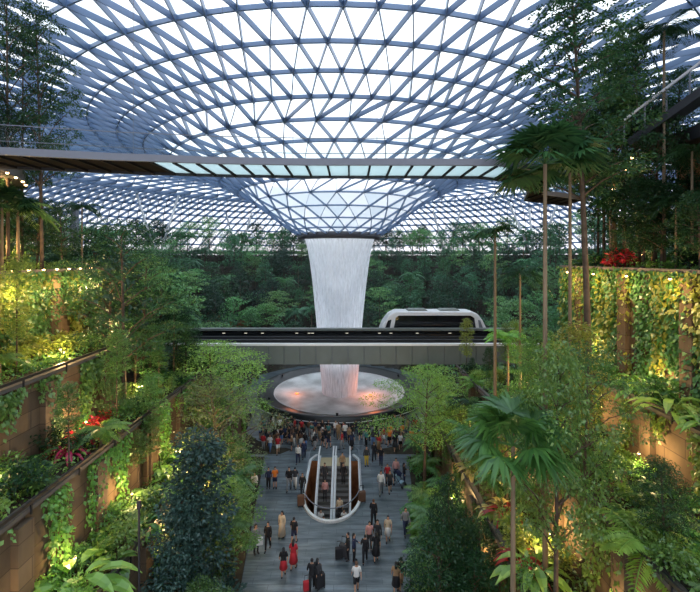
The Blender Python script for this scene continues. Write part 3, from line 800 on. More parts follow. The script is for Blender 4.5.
# undergrowth on terraces
for k, (xf, zt, xn) in TER.items():
    ye = ter_end(k)
    a_, b_ = sorted((xf, xn if abs(xn) < 30 else xf + (6 if xn > 0 else -6)))
    n = int((b_-a_)*(ye-6)*55)
    P = np.stack([rng.uniform(a_+.15, b_-.15, n), rng.uniform(6, ye, n), zt + .05 + rng.uniform(0, .45, n)], 1)
    tag(scatter_leaves('ground_cover', P, np.tile([0, 0, 1.0], (n, 1)), .17, M['mid' if k[1] in '13' else 'light']), 'low leafy ground cover filling the ' + TLAB[k], 'ground cover', kind='stuff')
# creepers on the wall faces
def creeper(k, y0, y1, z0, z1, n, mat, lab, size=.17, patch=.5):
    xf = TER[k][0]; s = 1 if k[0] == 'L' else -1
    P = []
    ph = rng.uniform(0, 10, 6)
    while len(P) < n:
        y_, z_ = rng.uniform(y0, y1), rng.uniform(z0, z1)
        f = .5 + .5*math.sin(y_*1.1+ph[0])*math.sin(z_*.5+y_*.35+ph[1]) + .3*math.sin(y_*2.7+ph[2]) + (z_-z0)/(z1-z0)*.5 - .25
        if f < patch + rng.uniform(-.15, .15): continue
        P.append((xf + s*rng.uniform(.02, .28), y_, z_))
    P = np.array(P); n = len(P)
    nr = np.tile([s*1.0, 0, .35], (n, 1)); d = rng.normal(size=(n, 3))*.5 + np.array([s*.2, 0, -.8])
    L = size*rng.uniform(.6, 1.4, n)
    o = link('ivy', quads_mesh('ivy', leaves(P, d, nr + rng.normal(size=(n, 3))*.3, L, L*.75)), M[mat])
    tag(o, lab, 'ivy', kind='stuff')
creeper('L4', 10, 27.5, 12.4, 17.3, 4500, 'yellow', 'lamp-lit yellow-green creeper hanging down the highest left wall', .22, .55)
creeper('L4', 10, 27.5, 12.4, 17.3, 9000, 'mid', 'darker green creeper mixed over the highest left wall', .2, .35)
creeper('L3', 8, 24.5, 8.8, 12.5, 6500, 'mid', 'patchy creeper on the third left stone wall', .18, .62)
creeper('L2', 8, 36, 5.0, 8.8, 5500, 'light', 'thin creeper on the second left stone wall', .17, .68)
creeper('L1', 12, 36, 0, 5.0, 4500, 'light', 'thin creeper on the lowest left stone wall', .16, .7)
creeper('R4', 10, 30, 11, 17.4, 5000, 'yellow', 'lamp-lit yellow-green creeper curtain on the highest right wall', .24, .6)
creeper('R4', 10, 30, 11, 17.4, 12000, 'mid', 'darker green creeper trailing over the highest right wall', .2, .25)
creeper('R3', 8, 30, 8, 11, 4500, 'yellow', 'sparse creeper on the third right stone wall', .16, .68)
creeper('R2', 8, 36, 4.4, 8, 3500, 'light', 'patchy creeper on the second right stone wall', .16, .75)
creeper('R1', 12, 36, 0, 4.4, 4500, 'mid', 'creeper on the lowest right stone wall beside the plaza', .16, .6)

# hand-placed trees: (kind, px, depth, base z or None, top py, width factor, label)
def gz(x, y):
    if y >= 36: return hill(x, y)
    for k in ('L4', 'L3', 'L2', 'L1') if x < 0 else ('R4', 'R3', 'R2', 'R1'):
        ye = ter_end(k)
        if abs(x) > abs(TER[k][0]) and y < ye: return TER[k][1] + .05
    if x < -14.2: return 8.8
    return 0
HAND = [
 ('tall', 42, 22.8, 17.2, 5, .62, 'tall dark tree with layered boughs in the upper left corner'),
 ('tall', 8, 20.8, 17.2, -40, .55, 'tall dark tree cut by the left edge of the view, beside the layered one'),
 ('tall', 22, 23.5, 17.2, 30, .55, 'slimmer dark tree standing behind the two tall trees at upper left'),
 ('palmlit', 18, 21.3, 17.2, 195, .9, 'lamp-lit palm beneath the curved slab at the left edge'),
 ('fan', 2, 20, 17.2, 190, .9, 'fan palm cut by the left edge under the row of lamps'),
 ('round2', 62, 24.5, 17.2, 205, .8, 'bushy dark tree left of the small palm on the highest left terrace'),
 ('palm', 82, 26.5, 17.2, 200, .55, 'small palm silhouetted against the far dome on the highest left terrace'),
 ('layerd', 124, 24.0, None, 222, .85, 'big dark green layered tree left of centre, its crown crossing the dome edge'),
 ('round2', 95, 29, None, 236, .9, 'dark bushy tree just behind the big layered tree on the left'),
 ('palm', 174, 31, None, 305, .8, 'dark spiky palm between the big layered tree and the bridge end'),
 ('layer', 214, 32, 0, 342, 1.15, 'bright green layered tree reaching over the left end of the monorail bridge'),
 ('layer2', 160, 34, None, 300, 1.0, 'mid green layered tree left of the monorail bridge'),
 ('olive', 224, 27, 0, 384, 1.1, 'feathery olive-grey tree with crooked trunk beside the plaza, left'),
 ('column', 196, 19.5, 0, 438, 1.0, 'dense dark blue-green columnar tree at the lower left of the plaza'),
 ('column', 178, 18, 2, 500, .9, 'low dark columnar shrub-tree at the foot of the blue-green tree'),
 ('slim', 150, 23, None, 375, 1.0, 'slim young tree in front of the lit terrace on the left'),
 ('round', 112, 22, None, 372, .7, 'small leafy tree rising between the left terraces'),
 ('layer2', 135, 26.5, None, 318, .9, 'layered tree in front of the far end of the third left terrace'),
 ('round2', 150, 29, None, 320, .8, 'dark leafy tree between the big layered tree and the dark spiky palm'),
 ('slimlit', 160, 25, None, 400, 1.6, 'slim lamp-lit yellow-green tree above the left plaza edge'),
 ('round2', 186, 31, None, 318, .8, 'dark leafy tree just before the left end of the guideway'),
 ('layer', 178, 31, None, 368, .8, 'light green layered tree left of the feathery tree'),
 ('round', 172, 27, None, 395, .9, 'round leafy tree behind the lamp-lit shrubs on the left'),
 ('palmlit', 234, 24.5, 0, 468, .65, 'bright green palm at the left edge of the plaza'),
 ('palmlit', 228, 21, 0, 515, .6, 'low palm on the left plaza edge, nearer than the bright one'),
 ('treefern', 101, 19.3, 8.8, 418, .75, 'tree fern with long pale fronds beside the red plants'),
 ('layer', 424, 29.5, 0, 366, .95, 'light green layered tree with thin trunks on the right plaza edge'),
 ('layer', 440, 32, 0, 378, .8, 'second light green layered tree, just behind the one on the right plaza edge'),
 ('round2', 490, 33, None, 348, .75, 'dark dense tree overlapping the right end of the monorail bridge'),
 ('round2', 472, 35, None, 372, .75, 'dark tree under the right end of the monorail bridge'),
 ('skypalm', 495, 25, 4.4, 222, 1.15, 'very slender pale-trunked palm standing alone right of the monorail car'),
 ('fan', 545, 16.9, 4.4, 134, 1.3, 'dark fan palm in front of the dome on the right'),
 ('fan', 570, 20.8, 8, 150, 1.2, 'second dark fan palm, overlapping the first on the right'),
 ('palm', 520, 27, 8, 262, .9, 'shadowy palm at the left foot of the right forest'),
 ('tower', 590, 20.4, 8, -25, .95, 'tall dark tree in front of the right end of the canopy bridge'),
 ('tall', 640, 23.6, 11, 40, .6, 'dark leafy tree before the right overhanging planter, its crown above the lit creeper'),
 ('tall', 612, 25.6, 17.3, 75, .6, 'dark tree with narrow crown between two taller trees at upper right'),
 ('tall', 604, 27, 17.3, -30, .62, 'tallest dark tree at upper right, its crown against the dome'),
 ('round2', 614, 26, 17.3, 92, .8, 'broad dark tree with rounded crown below the tallest one at upper right'),
 ('round2', 655, 23, 17.3, 105, .6, 'dark leafy tree in front of the right overhanging planter'),
 ('slim', 584, 28.4, 17.3, 110, 1.0, 'slim trunked tree at the left corner of the highest right terrace'),
 ('slim', 598, 28.5, 17.3, 120, 1.0, 'slim trunked tree second from the corner of the highest right terrace'),
 ('slim', 624, 24.6, 17.3, -20, .8, 'very tall slim tree crossing the dome at upper right'),
 ('palm', 664, 22, 17.3, 18, .85, 'large palm with arching fronds at the upper right corner'),
 ('palm', 692, 20.5, 17.3, 140, .7, 'shadowed palm under the right overhanging planter'),
 ('palm', 676, 20.6, 17.3, 190, .6, 'short palm on the highest right terrace'),
 ('fanlit', 513, 15.4, 0, 412, 1.35, 'broad bright fan palm at the foot of the lowest right terrace'),
 ('fanlit', 482, 24, 4.4, 440, .75, 'bluish fan palm further along the lowest right terrace'),
 ('palmlit', 430, 22, 0, 505, .6, 'bushy palm on the right plaza edge near the walkers'),
 ('round2', 450, 19.5, 0, 480, .5, 'dark narrow bushy tree on the right plaza edge'),
 ('slimlit', 578, 18.5, 8, 325, 1.3, 'lamp-lit slim tree in front of the right creeper wall'),
 ('round', 540, 22, 8, 330, .75, 'leafy tree at the end of the right creeper wall'),
 ('round', 556, 15.4, 4.4, 352, .5, 'leafy mid green tree on the lowest right terrace in front of the palm trunks'),
 ('layer2', 583, 16.8, 8, 345, .6, 'slender layered green tree on the second right terrace before the lit wall'),
 ('layer', 528, 25, 8, 345, .8, 'light green layered tree behind the slender palm trunk'),
 ('round', 580, 17.8, 8, 440, .75, 'leafy bright green bush-tree beside the second right terrace rail'),
 ('round2', 664, 13.6, 8, 462, .9, 'dark shadowed tree filling the lower right corner'),
 ('treefern', 508, 28, 8, 325, 1.0, 'light tree fern beside the right end of the bridge'),
 ('palm', 470, 29, 4.4, 395, .6, 'dark low palm beneath the bridge at right'),
]
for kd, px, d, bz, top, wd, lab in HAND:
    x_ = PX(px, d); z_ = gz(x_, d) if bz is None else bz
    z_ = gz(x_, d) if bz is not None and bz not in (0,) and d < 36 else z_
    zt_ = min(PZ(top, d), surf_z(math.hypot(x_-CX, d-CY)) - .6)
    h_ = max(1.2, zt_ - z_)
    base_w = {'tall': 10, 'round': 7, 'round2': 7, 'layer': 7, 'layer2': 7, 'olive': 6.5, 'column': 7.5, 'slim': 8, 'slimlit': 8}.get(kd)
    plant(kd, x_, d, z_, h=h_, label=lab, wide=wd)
# smaller things with their own label
SMALL = [
 ('shrubr', 112, 22.6, 'L2', 1.2, 'bright red shrub, uppermost of the red row on the second left terrace', 'shrub'),
 ('shrubr', 96, 21, 'L2', 1.3, 'bright red shrub in the middle of the red row on the left', 'shrub'),
 ('cordy', 83, 19.6, 'L2', 1.5, 'red spiky cordyline at the near end of the red row on the left', 'plant'),
 ('cordy', 68, 18.3, 'L2', 1.2, 'dark red cordyline just below the red row on the left', 'plant'),
 ('cordy', 523, 17.4, 'R1', 1.4, 'red cordyline under the bright fan palm on the right', 'plant'),
 ('cordy', 505, 20.5, 'R1', 1.4, 'red-leaved plant behind the trunk of the bright fan palm', 'plant'),
 ('shrubr', 622, 24, 'R4', 1.8, 'red flowering shrub under the dark trees at upper right', 'shrub'),
 ('shrubr', 604, 24.6, 'R4', 1.3, 'smaller red shrub left of the red flowering shrub at upper right', 'shrub'),
 ('bigc', 488, 14.8, 'R1', 1.0, 'pale yellow broad-leaved plant at the bottom edge, right of the plaza', 'plant'),
 ('bigc', 500, 21, 'R1', 1.1, 'pale yellow plant beside the bright fan palm crown', 'plant'),
 ('bigc', 462, 25, 'R1', 1.0, 'yellow-leaved plant glowing by the right plaza edge', 'plant'),
 ('fern', 590, 13.5, 'R2', 1.7, 'bright fern fanning out over the second right terrace rail', 'fern'),
 ('fern', 10, 14.0, 'L3', 1.6, 'pale fern at the left edge on the third terrace', 'fern'),
 ('bigl', 72, 15, 'L1', 1.5, 'bright broad-leaved plant at the bottom left', 'plant'),
]
for kd, px, d, tk, s_, lab, ct in SMALL:
    x_ = PX(px, d); xf, zt, xn = TER[tk]; lo, hi = sorted((xf, xn)); x_ = min(max(x_, lo+.3), hi-.3)
    if tk[1] == '4': x_ = PX(px, d); x_ = max(abs(x_), abs(xf)+.4)*(1 if x_ > 0 else -1)
    plant(kd, x_, d, zt+.05, sc=s_, label=lab, cat=ct)
plant('shrubr', -6.6, 18.6, 0, sc=1.9, label='red-leaved shrub in the planter beside the columnar tree', cat='shrub')

# rows along the terraces
KN = {'shrub': ('green leafy shrub', 'shrub'), 'shrubd': ('dark green leafy shrub', 'shrub'), 'shruby': ('leafy shrub tinted yellow-green as lamplit', 'shrub'), 'shrubl': ('light green fine-leaved shrub', 'shrub'),
      'fern': ('light green arching fern', 'fern'), 'ferndark': ('mid green arching fern', 'fern'), 'big': ('broad-leaved green plant', 'plant'), 'bigl': ('broad-leaved light green plant', 'plant'),
      'palmlit': ('short feathery palm', 'palm'), 'slim': ('slim young tree', 'tree'), 'slimlit': ('slim young tree tinted yellow-green as lamplit', 'tree'), 'treefern': ('light green tree fern', 'tree fern'),
      'round': ('small leafy tree', 'tree'), 'round2': ('small dark leafy tree', 'tree'), 'layer2': ('small layered tree', 'tree'), 'fan': ('dark fan palm', 'palm')}
WHERE = {'L1': 'on the lowest left terrace', 'L2': 'on the second left terrace', 'L3': 'on the third left terrace', 'L4': 'on the highest left terrace', 'R1': 'on the lowest right terrace',
         'R2': 'on the second right terrace', 'R3': 'on the third right terrace', 'R4': 'on the highest right terrace', 'LF': 'at the left edge of the plaza', 'RF': 'at the right edge of the plaza',
         'LU': 'on the left overhanging planter', 'RU': 'on the right overhanging planter'}
def row(tk, xa, xb, y0, y1, z, step, kinds, smin=.7, smax=1.25):
    y_ = y0
    while y_ < y1:
        x_ = xa
        while x_ < xb:
            kd = random.choice(kinds); s_ = random.uniform(smin, smax)
            if kd in ('slim', 'slimlit', 'round', 'round2', 'layer2', 'palmlit', 'treefern', 'fan'): s_ *= .55
            nm, ct = KN[kd]
            plant(kd, x_ + random.uniform(-.3, .3)*step, y_ + random.uniform(-.4, .4)*step, z, sc=s_, label=nm + ' ' + WHERE[tk], cat=ct, group=ct + ' planting ' + WHERE[tk])
            x_ += step*1.1
        y_ += step
row('L1', -11.4, -9.9, 9, 35.5, 5.05, 1.25, ['shrub', 'ferndark', 'fern', 'shrubl', 'big', 'bigl', 'slim'])
row('L2', -13.8, -12.2, 11, 35.5, 8.85, 1.3, ['shrub', 'shrubd', 'ferndark', 'big', 'slim', 'shrubl'])
row('L3', -16.8, -14.7, 13, 24.3, 12.55, 1.15, ['shruby', 'shruby', 'shrub', 'fern', 'bigl', 'slimlit', 'treefern'], .8, 1.4)
row('L4', -21, -17.8, 16, 27.3, 17.25, 1.5, ['shrubd', 'ferndark', 'shrub', 'round2', 'palmlit'], .8, 1.4)
row('R1', 7.6, 9.5, 11, 16.5, 4.45, 1.25, ['shrub', 'fern', 'shrubl'], .6, 1.0)
row('R1', 7.6, 9.5, 17, 35.5, 4.45, 1.25, ['shrub', 'fern', 'shruby', 'shrubl', 'bigl', 'palmlit', 'slim'])
row('R2', 10.2, 13.5, 10, 20, 8.05, 1.35, ['shrub', 'fern', 'shrubl', 'ferndark', 'big'], .6, 1.0)
row('R2', 10.2, 13.7, 20.5, 35.5, 8.05, 1.35, ['shrub', 'fern', 'shrubl', 'ferndark', 'big', 'slimlit', 'shrubd', 'shruby'])
row('R3', 14.4, 15.5, 13, 30, 11.05, 1.2, ['shrub', 'shruby', 'fern', 'bigl'])
row('R4', 16.5, 20, 14, 29, 17.35, 1.4, ['shrubd', 'ferndark', 'big', 'round2', 'shrubd', 'fan'], .8, 1.4)
row('LF', -9.4, -8.8, 17, 30, 0, 1.3, ['shruby', 'shrubl'], 1.6, 2.4)
for xb_, ya_, yb_ in ((-6.6, 15, 23), (-7.3, 23, 28), (-8.2, 28, 36)): row('LF', -9.3, xb_, ya_, yb_, .1, 1.15, ['shrub', 'shrubd', 'ferndark', 'shrubl', 'palmlit', 'round', 'fern'], .85, 1.5)
for xa_, ya_, yb_ in ((4.2, 15, 23.5), (5.1, 23.5, 29), (6.0, 29, 36)): row('RF', xa_, 7.0, ya_, yb_, .1, 1.15, ['shrub', 'shrubd', 'ferndark', 'shrubl', 'palmlit', 'round2', 'fern'], .8, 1.4)
row('LU', -20, -17.5, 12, 22.5, 22.85, 1.7, ['shrubd', 'ferndark', 'round2'], .9, 1.5)
row('RU', 19.6, 22, 12, 25.5, 25.1, 1.8, ['shrubd', 'ferndark', 'round2'], .9, 1.5)
# planter beds on the plaza under the edge plants
for nm, xa, xb in (('left', 0, 0), ('right', 0, 0)):
    q = MB(); q.prism([(-9.6, 12), (-5.5, 12), (-6.0, 22), (-6.5, 26), (-7.7, 36), (-9.6, 36)] if nm == 'left' else [(7.2, 12), (7.2, 36), (5.2, 36), (4.9, 32), (4.1, 26), (3.3, 22), (3.2, 12)], 0, .12)
    tag(q.build('planting_bed', M['soil']), 'low soil bed along the %s edge of the plaza' % nm, 'planting bed')
# hillside forest
HL = {'h1': ('green round-crowned tree in the terraced forest round the basin', 'tree'), 'h2': ('dark green tree in the terraced forest round the basin', 'tree'), 'h3': ('light green flat-topped tree in the terraced forest round the basin', 'tree'),
      'h4': ('slim green tree in the terraced forest round the basin', 'tree'), 'h5': ('feathery palm in the terraced forest round the basin', 'palm')}
cnt = 0; placed = []
tries = 0
while cnt < 330 and tries < 9000:
    tries += 1
    an = random.uniform(-.25*PI, 1.25*PI); R = random.uniform(16.5, 58)
    x_, y_ = CX + R*math.cos(an), CY + R*math.sin(an)
    if y_ < 37 or abs(x_)/y_ > .95 or (y_ < 51 and abs(x_ - CX) < 13): continue
    if 38.5 < y_ < 50.8 and abs(x_) < 23: continue
    if any((x_-a)**2 + (y_-b_)**2 < (2.5 + R*.012)**2 for a, b_ in placed): continue
    z_ = hill(x_, y_); H_ = random.uniform(4.2, 8.5)
    kd = random.choices(['h1', 'h2', 'h3', 'h4', 'h5'], [4, 3.5, 2, 2, 2.2])[0]
    if R > 44: H_ = random.uniform(5.0, 8.6)
    if kd == 'h5': H_ *= .7
    H_ = min(H_, surf_z(R) - z_ - 1.0)
    if H_ < 2.5: continue
    lb, ct = HL[kd]; plant(kd, x_, y_, z_, h=H_, label=lb, cat=ct, group='forest ' + ct + 's round the basin', wide=random.uniform(.85, 1.15)); placed.append((x_, y_)); cnt += 1
for i in range(34):
    for _ in range(60):
        x_, y_ = random.uniform(-30, -14.6), random.uniform(28, 36)
        if x_ > -17 : y_ = random.uniform(25.2, 36)
        if all((x_-a)**2 + (y_-b_)**2 > 3.2 for a, b_ in placed): break
    else: continue
    kd = random.choice(['h1', 'h2', 'h3', 'h5', 'layer2', 'round2']); nm = {'h5': 'feathery palm', 'layer2': 'layered tree', 'round2': 'dark leafy tree'}.get(kd, HL[kd][0].split(' in ')[0] if kd in HL else '')
    plant(kd, x_, y_, 8.8, h=random.uniform(5.5, 9.5), label=nm + ' on the slope behind the left terraces', cat='palm' if kd == 'h5' else 'tree', group='trees behind the left terraces', wide=.8); placed.append((x_, y_))
for i, px in enumerate((215, 228, 241)):
    plant('h6', PX(px, 66), 66 + i*.4, hill(PX(px, 66), 66), h=3.2, label='rust-orange leaved tree behind the bridge at left, ' + ('leftmost', 'middle', 'rightmost')[i] + ' of three', cat='tree')

# ------------------------------------------------------------------ lamps
def lamp(x, y, z, power, c=(1, .60, .24), lab=None, group=None, r=.07, li=True, dz=-.35, dx=0):
    l = empty('garden_lamp', (x, y, z)); tag(l, lab, 'lamp', group)
    q = MB(); q.smooth = True; q.ell((0, 0, 0), (r, r, r*.7), 10, 6); q.build('bulb', M['lamp'], l)
    q = MB(); q.tube([(0, 0, r*.4), (0, 0, r*1.5)], r*.8, 8); q.build('holder', M['darkm'], l)
    if li:
        d = bpy.data.lights.new('glow', 'POINT'); d.energy = power; d.color = c; d.shadow_soft_size = .12
        o = bpy.data.objects.new('glow', d); col.objects.link(o); o.parent = l; o.location = (dx, 0, dz)
for i in range(9):
    d = 19 + i*1.0
    lamp(-16.85, d, 17.35, 200, lab='warm lamp in the row along the top edge of the highest left wall', group='lamps along the highest left wall', li=i % 2 == 0, dx=.7, dz=-1.0)
for i, (x_, y_) in enumerate([(-16.2, 16.2), (-16.2, 17.2), (-16.25, 18.2), (-16.6, 19.3), (-17.1, 20.4), (-17.65, 21.5), (-18.3, 22.5)]):
    lamp(x_+.06, y_, 22.1, 130, lab='warm lamp under the curved slab edge at upper left', group='lamps under the left overhanging planter', li=i % 3 == 1, dx=-1)
for i, (x_, y_, z_) in enumerate([(17.3, 24.2, 24.5), (17.5, 24.5, 25.0), (17.2, 24.4, 24.1), (16.9, 24.6, 23.4), (16.6, 25.2, 22.3)]):
    lamp(x_, y_, z_, 60, lab='warm spotlight glowing between the trees at upper right', group='spotlights in the upper right trees', r=.11, li=i in (2, 4))
for i, y_ in enumerate((16, 19, 22, 25, 28)):
    lamp(15.2, y_, 17.0, 210, lab='warm lamp at the top of the right creeper wall', group='lamps above the right creeper wall', dz=-.4, dx=-.6)
# uplights among the shrubs
UP = [(-15.7, 17, 13.2, 120), (-15.2, 21, 13.2, 160), (-14.9, 25, 13.4, 160), (-11.2, 12.5, 6.0, 70), (-11.0, 16, 6.0, 90), (-10.9, 20, 6.2, 110), (-10.2, 24, 6.4, 200), (-13.3, 15, 9.6, 80), (-13.2, 20, 9.8, 130), (-13, 25, 10, 150),
      (-9.0, 14.5, 1.8, 100), (-8.6, 21.5, 3.6, 330), (-8.7, 24, 4.4, 300), (-8.8, 26, 3, 120), (6.9, 16.5, 2.2, 100), (6.8, 21, 2.4, 120), (6.6, 26, 2.4, 120), (9.2, 14, 5.4, 110), (9.0, 18, 5.6, 140), (8.8, 23, 5.8, 140), (8.6, 28, 5.8, 100),
      (13.2, 13.5, 9.2, 90), (13.0, 18, 9.2, 130), (12.6, 22, 9.6, 150), (15.0, 20, 12, 90), (15, 25.5, 12.4, 120), (12, 27, 9.6, 120), (-18.2, 20.5, 18.3, 120), (-19.5, 23.5, 18.3, 90), (17.5, 24, 18.2, 40)]
for x_, y_, z_, pw in UP:
    lamp(x_, y_, z_, pw*(1.1 if y_ < 18 else 1.7), lab='small warm garden lamp half hidden among the terrace plants', group='garden lamps among the terrace plants', r=.05, dz=.25)
pl = [(-6.9, 52.0, 'left'), (2.6, 51.5, 'right')]  # lamps added to give the orange reflections on the basin water
for x_, y_, sd in pl:
    l = empty('added_pool_lamp', (x_, y_, .42)); tag(l, 'orange lamp added for the glow on the %s side of the basin' % sd, 'lamp')
    q = MB(); q.ell((0, 0, 0), (.25, .25, .06), 12, 6); q.build('lens', emit('orange lamp', (1, .22, .06), 3), l)
    d = bpy.data.lights.new('glow', 'POINT'); d.energy = 240 if sd == 'right' else 110; d.color = (1, .25, .08); d.shadow_soft_size = .6
    o = bpy.data.objects.new('glow', d); col.objects.link(o); o.parent = l; o.location = (0, 0, 1.2)
# spotlights added on the basin rim to brighten the falling water
for i in range(6):
    t = 2*PI*(i+.5)/6; xx, yy = CX + 9.7*math.cos(t), CY + 9.7*math.sin(t)
    l = empty('floodlight', (xx, yy, 1.05)); tag(l, 'small floodlight on the black basin rim, added to brighten the water', 'lamp', 'added floodlights round the basin rim')
    q = MB(); q.tube([(0, 0, -.15), (-.1*math.cos(t), -.1*math.sin(t), .15)], [.12, .16], 10); q.build('housing', M['darkm'], l)
    d = bpy.data.lights.new('beam', 'SPOT'); d.energy = 2600; d.spot_size = math.radians(70); d.spot_blend = .8; d.color = (.9, .95, 1); d.shadow_soft_size = .2
    o = bpy.data.objects.new('beam', d); col.objects.link(o); o.parent = l
    aim = Vector((CX-xx, CY-yy, 11)); o.rotation_euler = aim.to_track_quat('-Z', 'Y').to_euler(); o.location = (0, 0, .2)

# fine mist hanging in the valley round the waterfall
mm, nt, out = newmat('mist'); vsx = N(nt, 'ShaderNodeVolumeScatter'); vsx.inputs['Color'].default_value = (.75, .9, 1, 1); vsx.inputs['Density'].default_value = .0013; vsx.inputs['Anisotropy'].default_value = .2
nt.links.new(vsx.outputs[0], out.inputs['Volume'])
q = MB(); q.box(-60, 58, 46, 112, .3, 20.3); tag(q.build('mist', mm), 'thin bluish mist drifting over the forest behind the waterfall', 'mist', kind='stuff')
# ------------------------------------------------------------------ people
def person_proto(stride=0.0, armsw=0.0, carry=False, dress=None, longhair=False, shorts=False, longs=True):
    """faces -Y; 1.7 m tall; returns dict of part meshes"""
    b = MB()
    hip = .90
    def leg(s):
        dy = stride*s
        return [(s*.09, 0, hip), (s*.095, dy*.45 - .02, .50), (s*.10, dy, .08)]
    for s in (-1, 1):
        L = leg(s)
        b.tube([L[0], Vector(L[0]).lerp(Vector(L[1]), .5), L[1], Vector(L[1]).lerp(Vector(L[2]), .35), L[2]], [.085, .08, .055, .055, .036], 10)
        b.tube([(s*.10, stride*s + .05, .045), (s*.105, stride*s - .06, .04), (s*.11, stride*s - .17, .025)], [(.035, .035), (.042, .035), (.035, .02)], 8)
        sh = Vector((s*.175, 0, 1.40)); sw = -armsw*s
        el = Vector((s*.235, sw*.4, 1.13)); wr = Vector((s*.24, sw - .06, .90)) if not carry or s < 0 else Vector((s*.16, -.24, 1.10))
        b.tube([sh + Vector((-s*.05, 0, .01)), sh, sh.lerp(el, .5), el, el.lerp(wr, .5), wr], [.05, .052, .043, .036, .034, .024], 10)
        dv = (wr - el).normalized(); pm = wr + dv*.085
        b.tube([wr, wr + dv*.04, pm], [(.02, .026), (.018, .038), (.014, .038)], 8)
        for k in range(4):
            off = Vector((0, (k-1.5)*.019, 0)); ln = (.065, .075, .07, .052)[k]
            b.tube([wr + dv*.07 + off, pm + off*1.1 + dv*ln*.5, pm + off*1.1 + dv*ln + Vector((-s*.018, 0, 0))], [.0095, .009, .007], 6)
        b.tube([wr + dv*.02 + Vector((0, -.022, 0)), wr + dv*.06 + Vector((0, -.048, 0)), wr + dv*.095 + Vector((0, -.052, 0))], [.012, .011, .008], 6)
    b.tube([(0, 0, .86), (0, 0, .95), (0, 0, 1.08), (0, 0, 1.25), (0, 0, 1.38), (0, 0, 1.44), (0, .005, 1.47), (0, .005, 1.56)],
           [(.14, .10), (.16, .115), (.125, .095), (.16, .11), (.17, .095), (.11, .07), (.055, .055), (.05, .052)], 16)
    b.ell((0, -.008, 1.60), (.073, .09, .108), 16, 12)
    b.tube([(0, -.085, 1.615), (0, -.112, 1.585)], [.010, .016], 6)
    for s in (-1, 1): b.ell((s*.074, .01, 1.60), (.012, .022, .03), 6, 6)
    b.tube([(-.022, -.09, 1.555), (.022, -.09, 1.555)], .009, 6)
    me = b.mesh('body'); o = bpy.data.objects.new('tmp', me); col.objects.link(o)
    rm = o.modifiers.new('r', 'REMESH'); rm.mode = 'VOXEL'; rm.voxel_size = .0105
    dg = bpy.context.evaluated_depsgraph_get(); body = bpy.data.meshes.new_from_object(o.evaluated_get(dg)); bpy.data.objects.remove(o)
    body.shade_smooth(); body.materials.clear(); body.materials.append(M['skin'])
    out = {'body': body}
    t = MB(); t.smooth = True
    hem = .88
    t.tube([(0, 0, hem), (0, 0, .95), (0, 0, 1.08), (0, 0, 1.25), (0, 0, 1.38), (0, 0, 1.45)],
           [(.165, .125), (.172, .127), (.145, .112), (.178, .125), (.188, .108), (.085, .075)], 16)
    for s in (-1, 1):
        sh = Vector((s*.16, 0, 1.40)); s0 = Vector((s*.09, .0, 1.415)); sw = -armsw*s; el = Vector((s*.235, sw*.4, 1.13)); wr = Vector((s*.24, sw - .06, .92)) if not carry or s < 0 else Vector((s*.16, -.24, 1.10))
        t.tube([s0, sh, sh.lerp(el, .35), sh.lerp(el, .8)] + ([el, wr] if longs else []), [.06, .068, .064, .056] + ([.05, .04] if longs else []), 10)
    out['top'] = t.mesh('top')
    t = MB(); t.smooth = True
    if dress:
        t.tube([(0, 0, 1.0), (0, 0, .90), (0, 0, dress)], [(.15, .12), (.18, .15), (.25, .25 + abs(stride)*.4)], 18)
        out['skirt'] = t.mesh('skirt')
    else:
        t.tube([(0, 0, 1.0), (0, 0, .93), (0, 0, .82)], [(.15, .115), (.175, .13), (.16, .125)], 14)
        for s in (-1, 1):
            L = leg(s); e = Vector(L[1]).lerp(Vector(L[2]), -.15 if shorts else .93)
            t.tube([L[0], Vector(L[0]).lerp(Vector(L[1]), .6)] + ([L[1]] if not shorts else []) + [e], [.098, .094] + ([.075] if not shorts else []) + [.088 if shorts else .058], 12)
        out['trousers'] = t.mesh('trousers')
    t = MB(); t.smooth = True
    t.ell((0, .018, 1.635), (.085, .095, .10), 14, 10)
    if longhair: t.tube([(0, .06, 1.64), (0, .085, 1.50), (0, .10, 1.36)], [(.08, .05), (.09, .04), (.07, .02)], 10)
    out['hair'] = t.mesh('hair')
    t = MB(); t.smooth = True
    for s in (-1, 1):
        t.tube([(s*.10, stride*s + .065, .05), (s*.105, stride*s - .06, .045), (s*.11, stride*s - .185, .03)], [(.043, .045), (.052, .045), (.045, .03)], 8)
    out['shoes'] = t.mesh('shoes')
    for k, m_ in out.items():
        if k != 'body': m_.materials.append(M['hair'] if k == 'hair' else M['cloth'])
    return out
POSE = {'stand': person_proto(0, 0), 'walk': person_proto(.24, .2, shorts=False), 'walk2': person_proto(-.22, -.18, longs=False), 'shorts': person_proto(.2, .15, shorts=True, longs=False),
        'dress': person_proto(.12, .1, dress=.45, longhair=True, longs=False), 'skirt': person_proto(.15, .12, dress=.52, longhair=True, longs=False), 'long': person_proto(.08, .08, dress=.15, longhair=True),
        'hold': person_proto(0, .05, carry=True, longhair=True), 'holds': person_proto(.0, 0, carry=True, shorts=True, longs=False)}
C3 = {'black': (.012, .012, .015), 'charcoal': (.04, .04, .045), 'white': (.75, .74, .72), 'grey': (.25, .26, .27), 'navy': (.02, .03, .08), 'red': (.45, .02, .03), 'orange': (.75, .20, .03), 'cream': (.60, .48, .34),
      'pink': (.60, .30, .28), 'blue': (.10, .2, .42), 'tan': (.35, .22, .12), 'yellow': (.65, .45, .06), 'brown': (.12, .06, .035), 'teal': (.05, .2, .2), 'lightblue': (.35, .5, .62)}
SK = [(.5, .28, .18), (.42, .23, .14), (.55, .33, .23), (.3, .16, .10)]
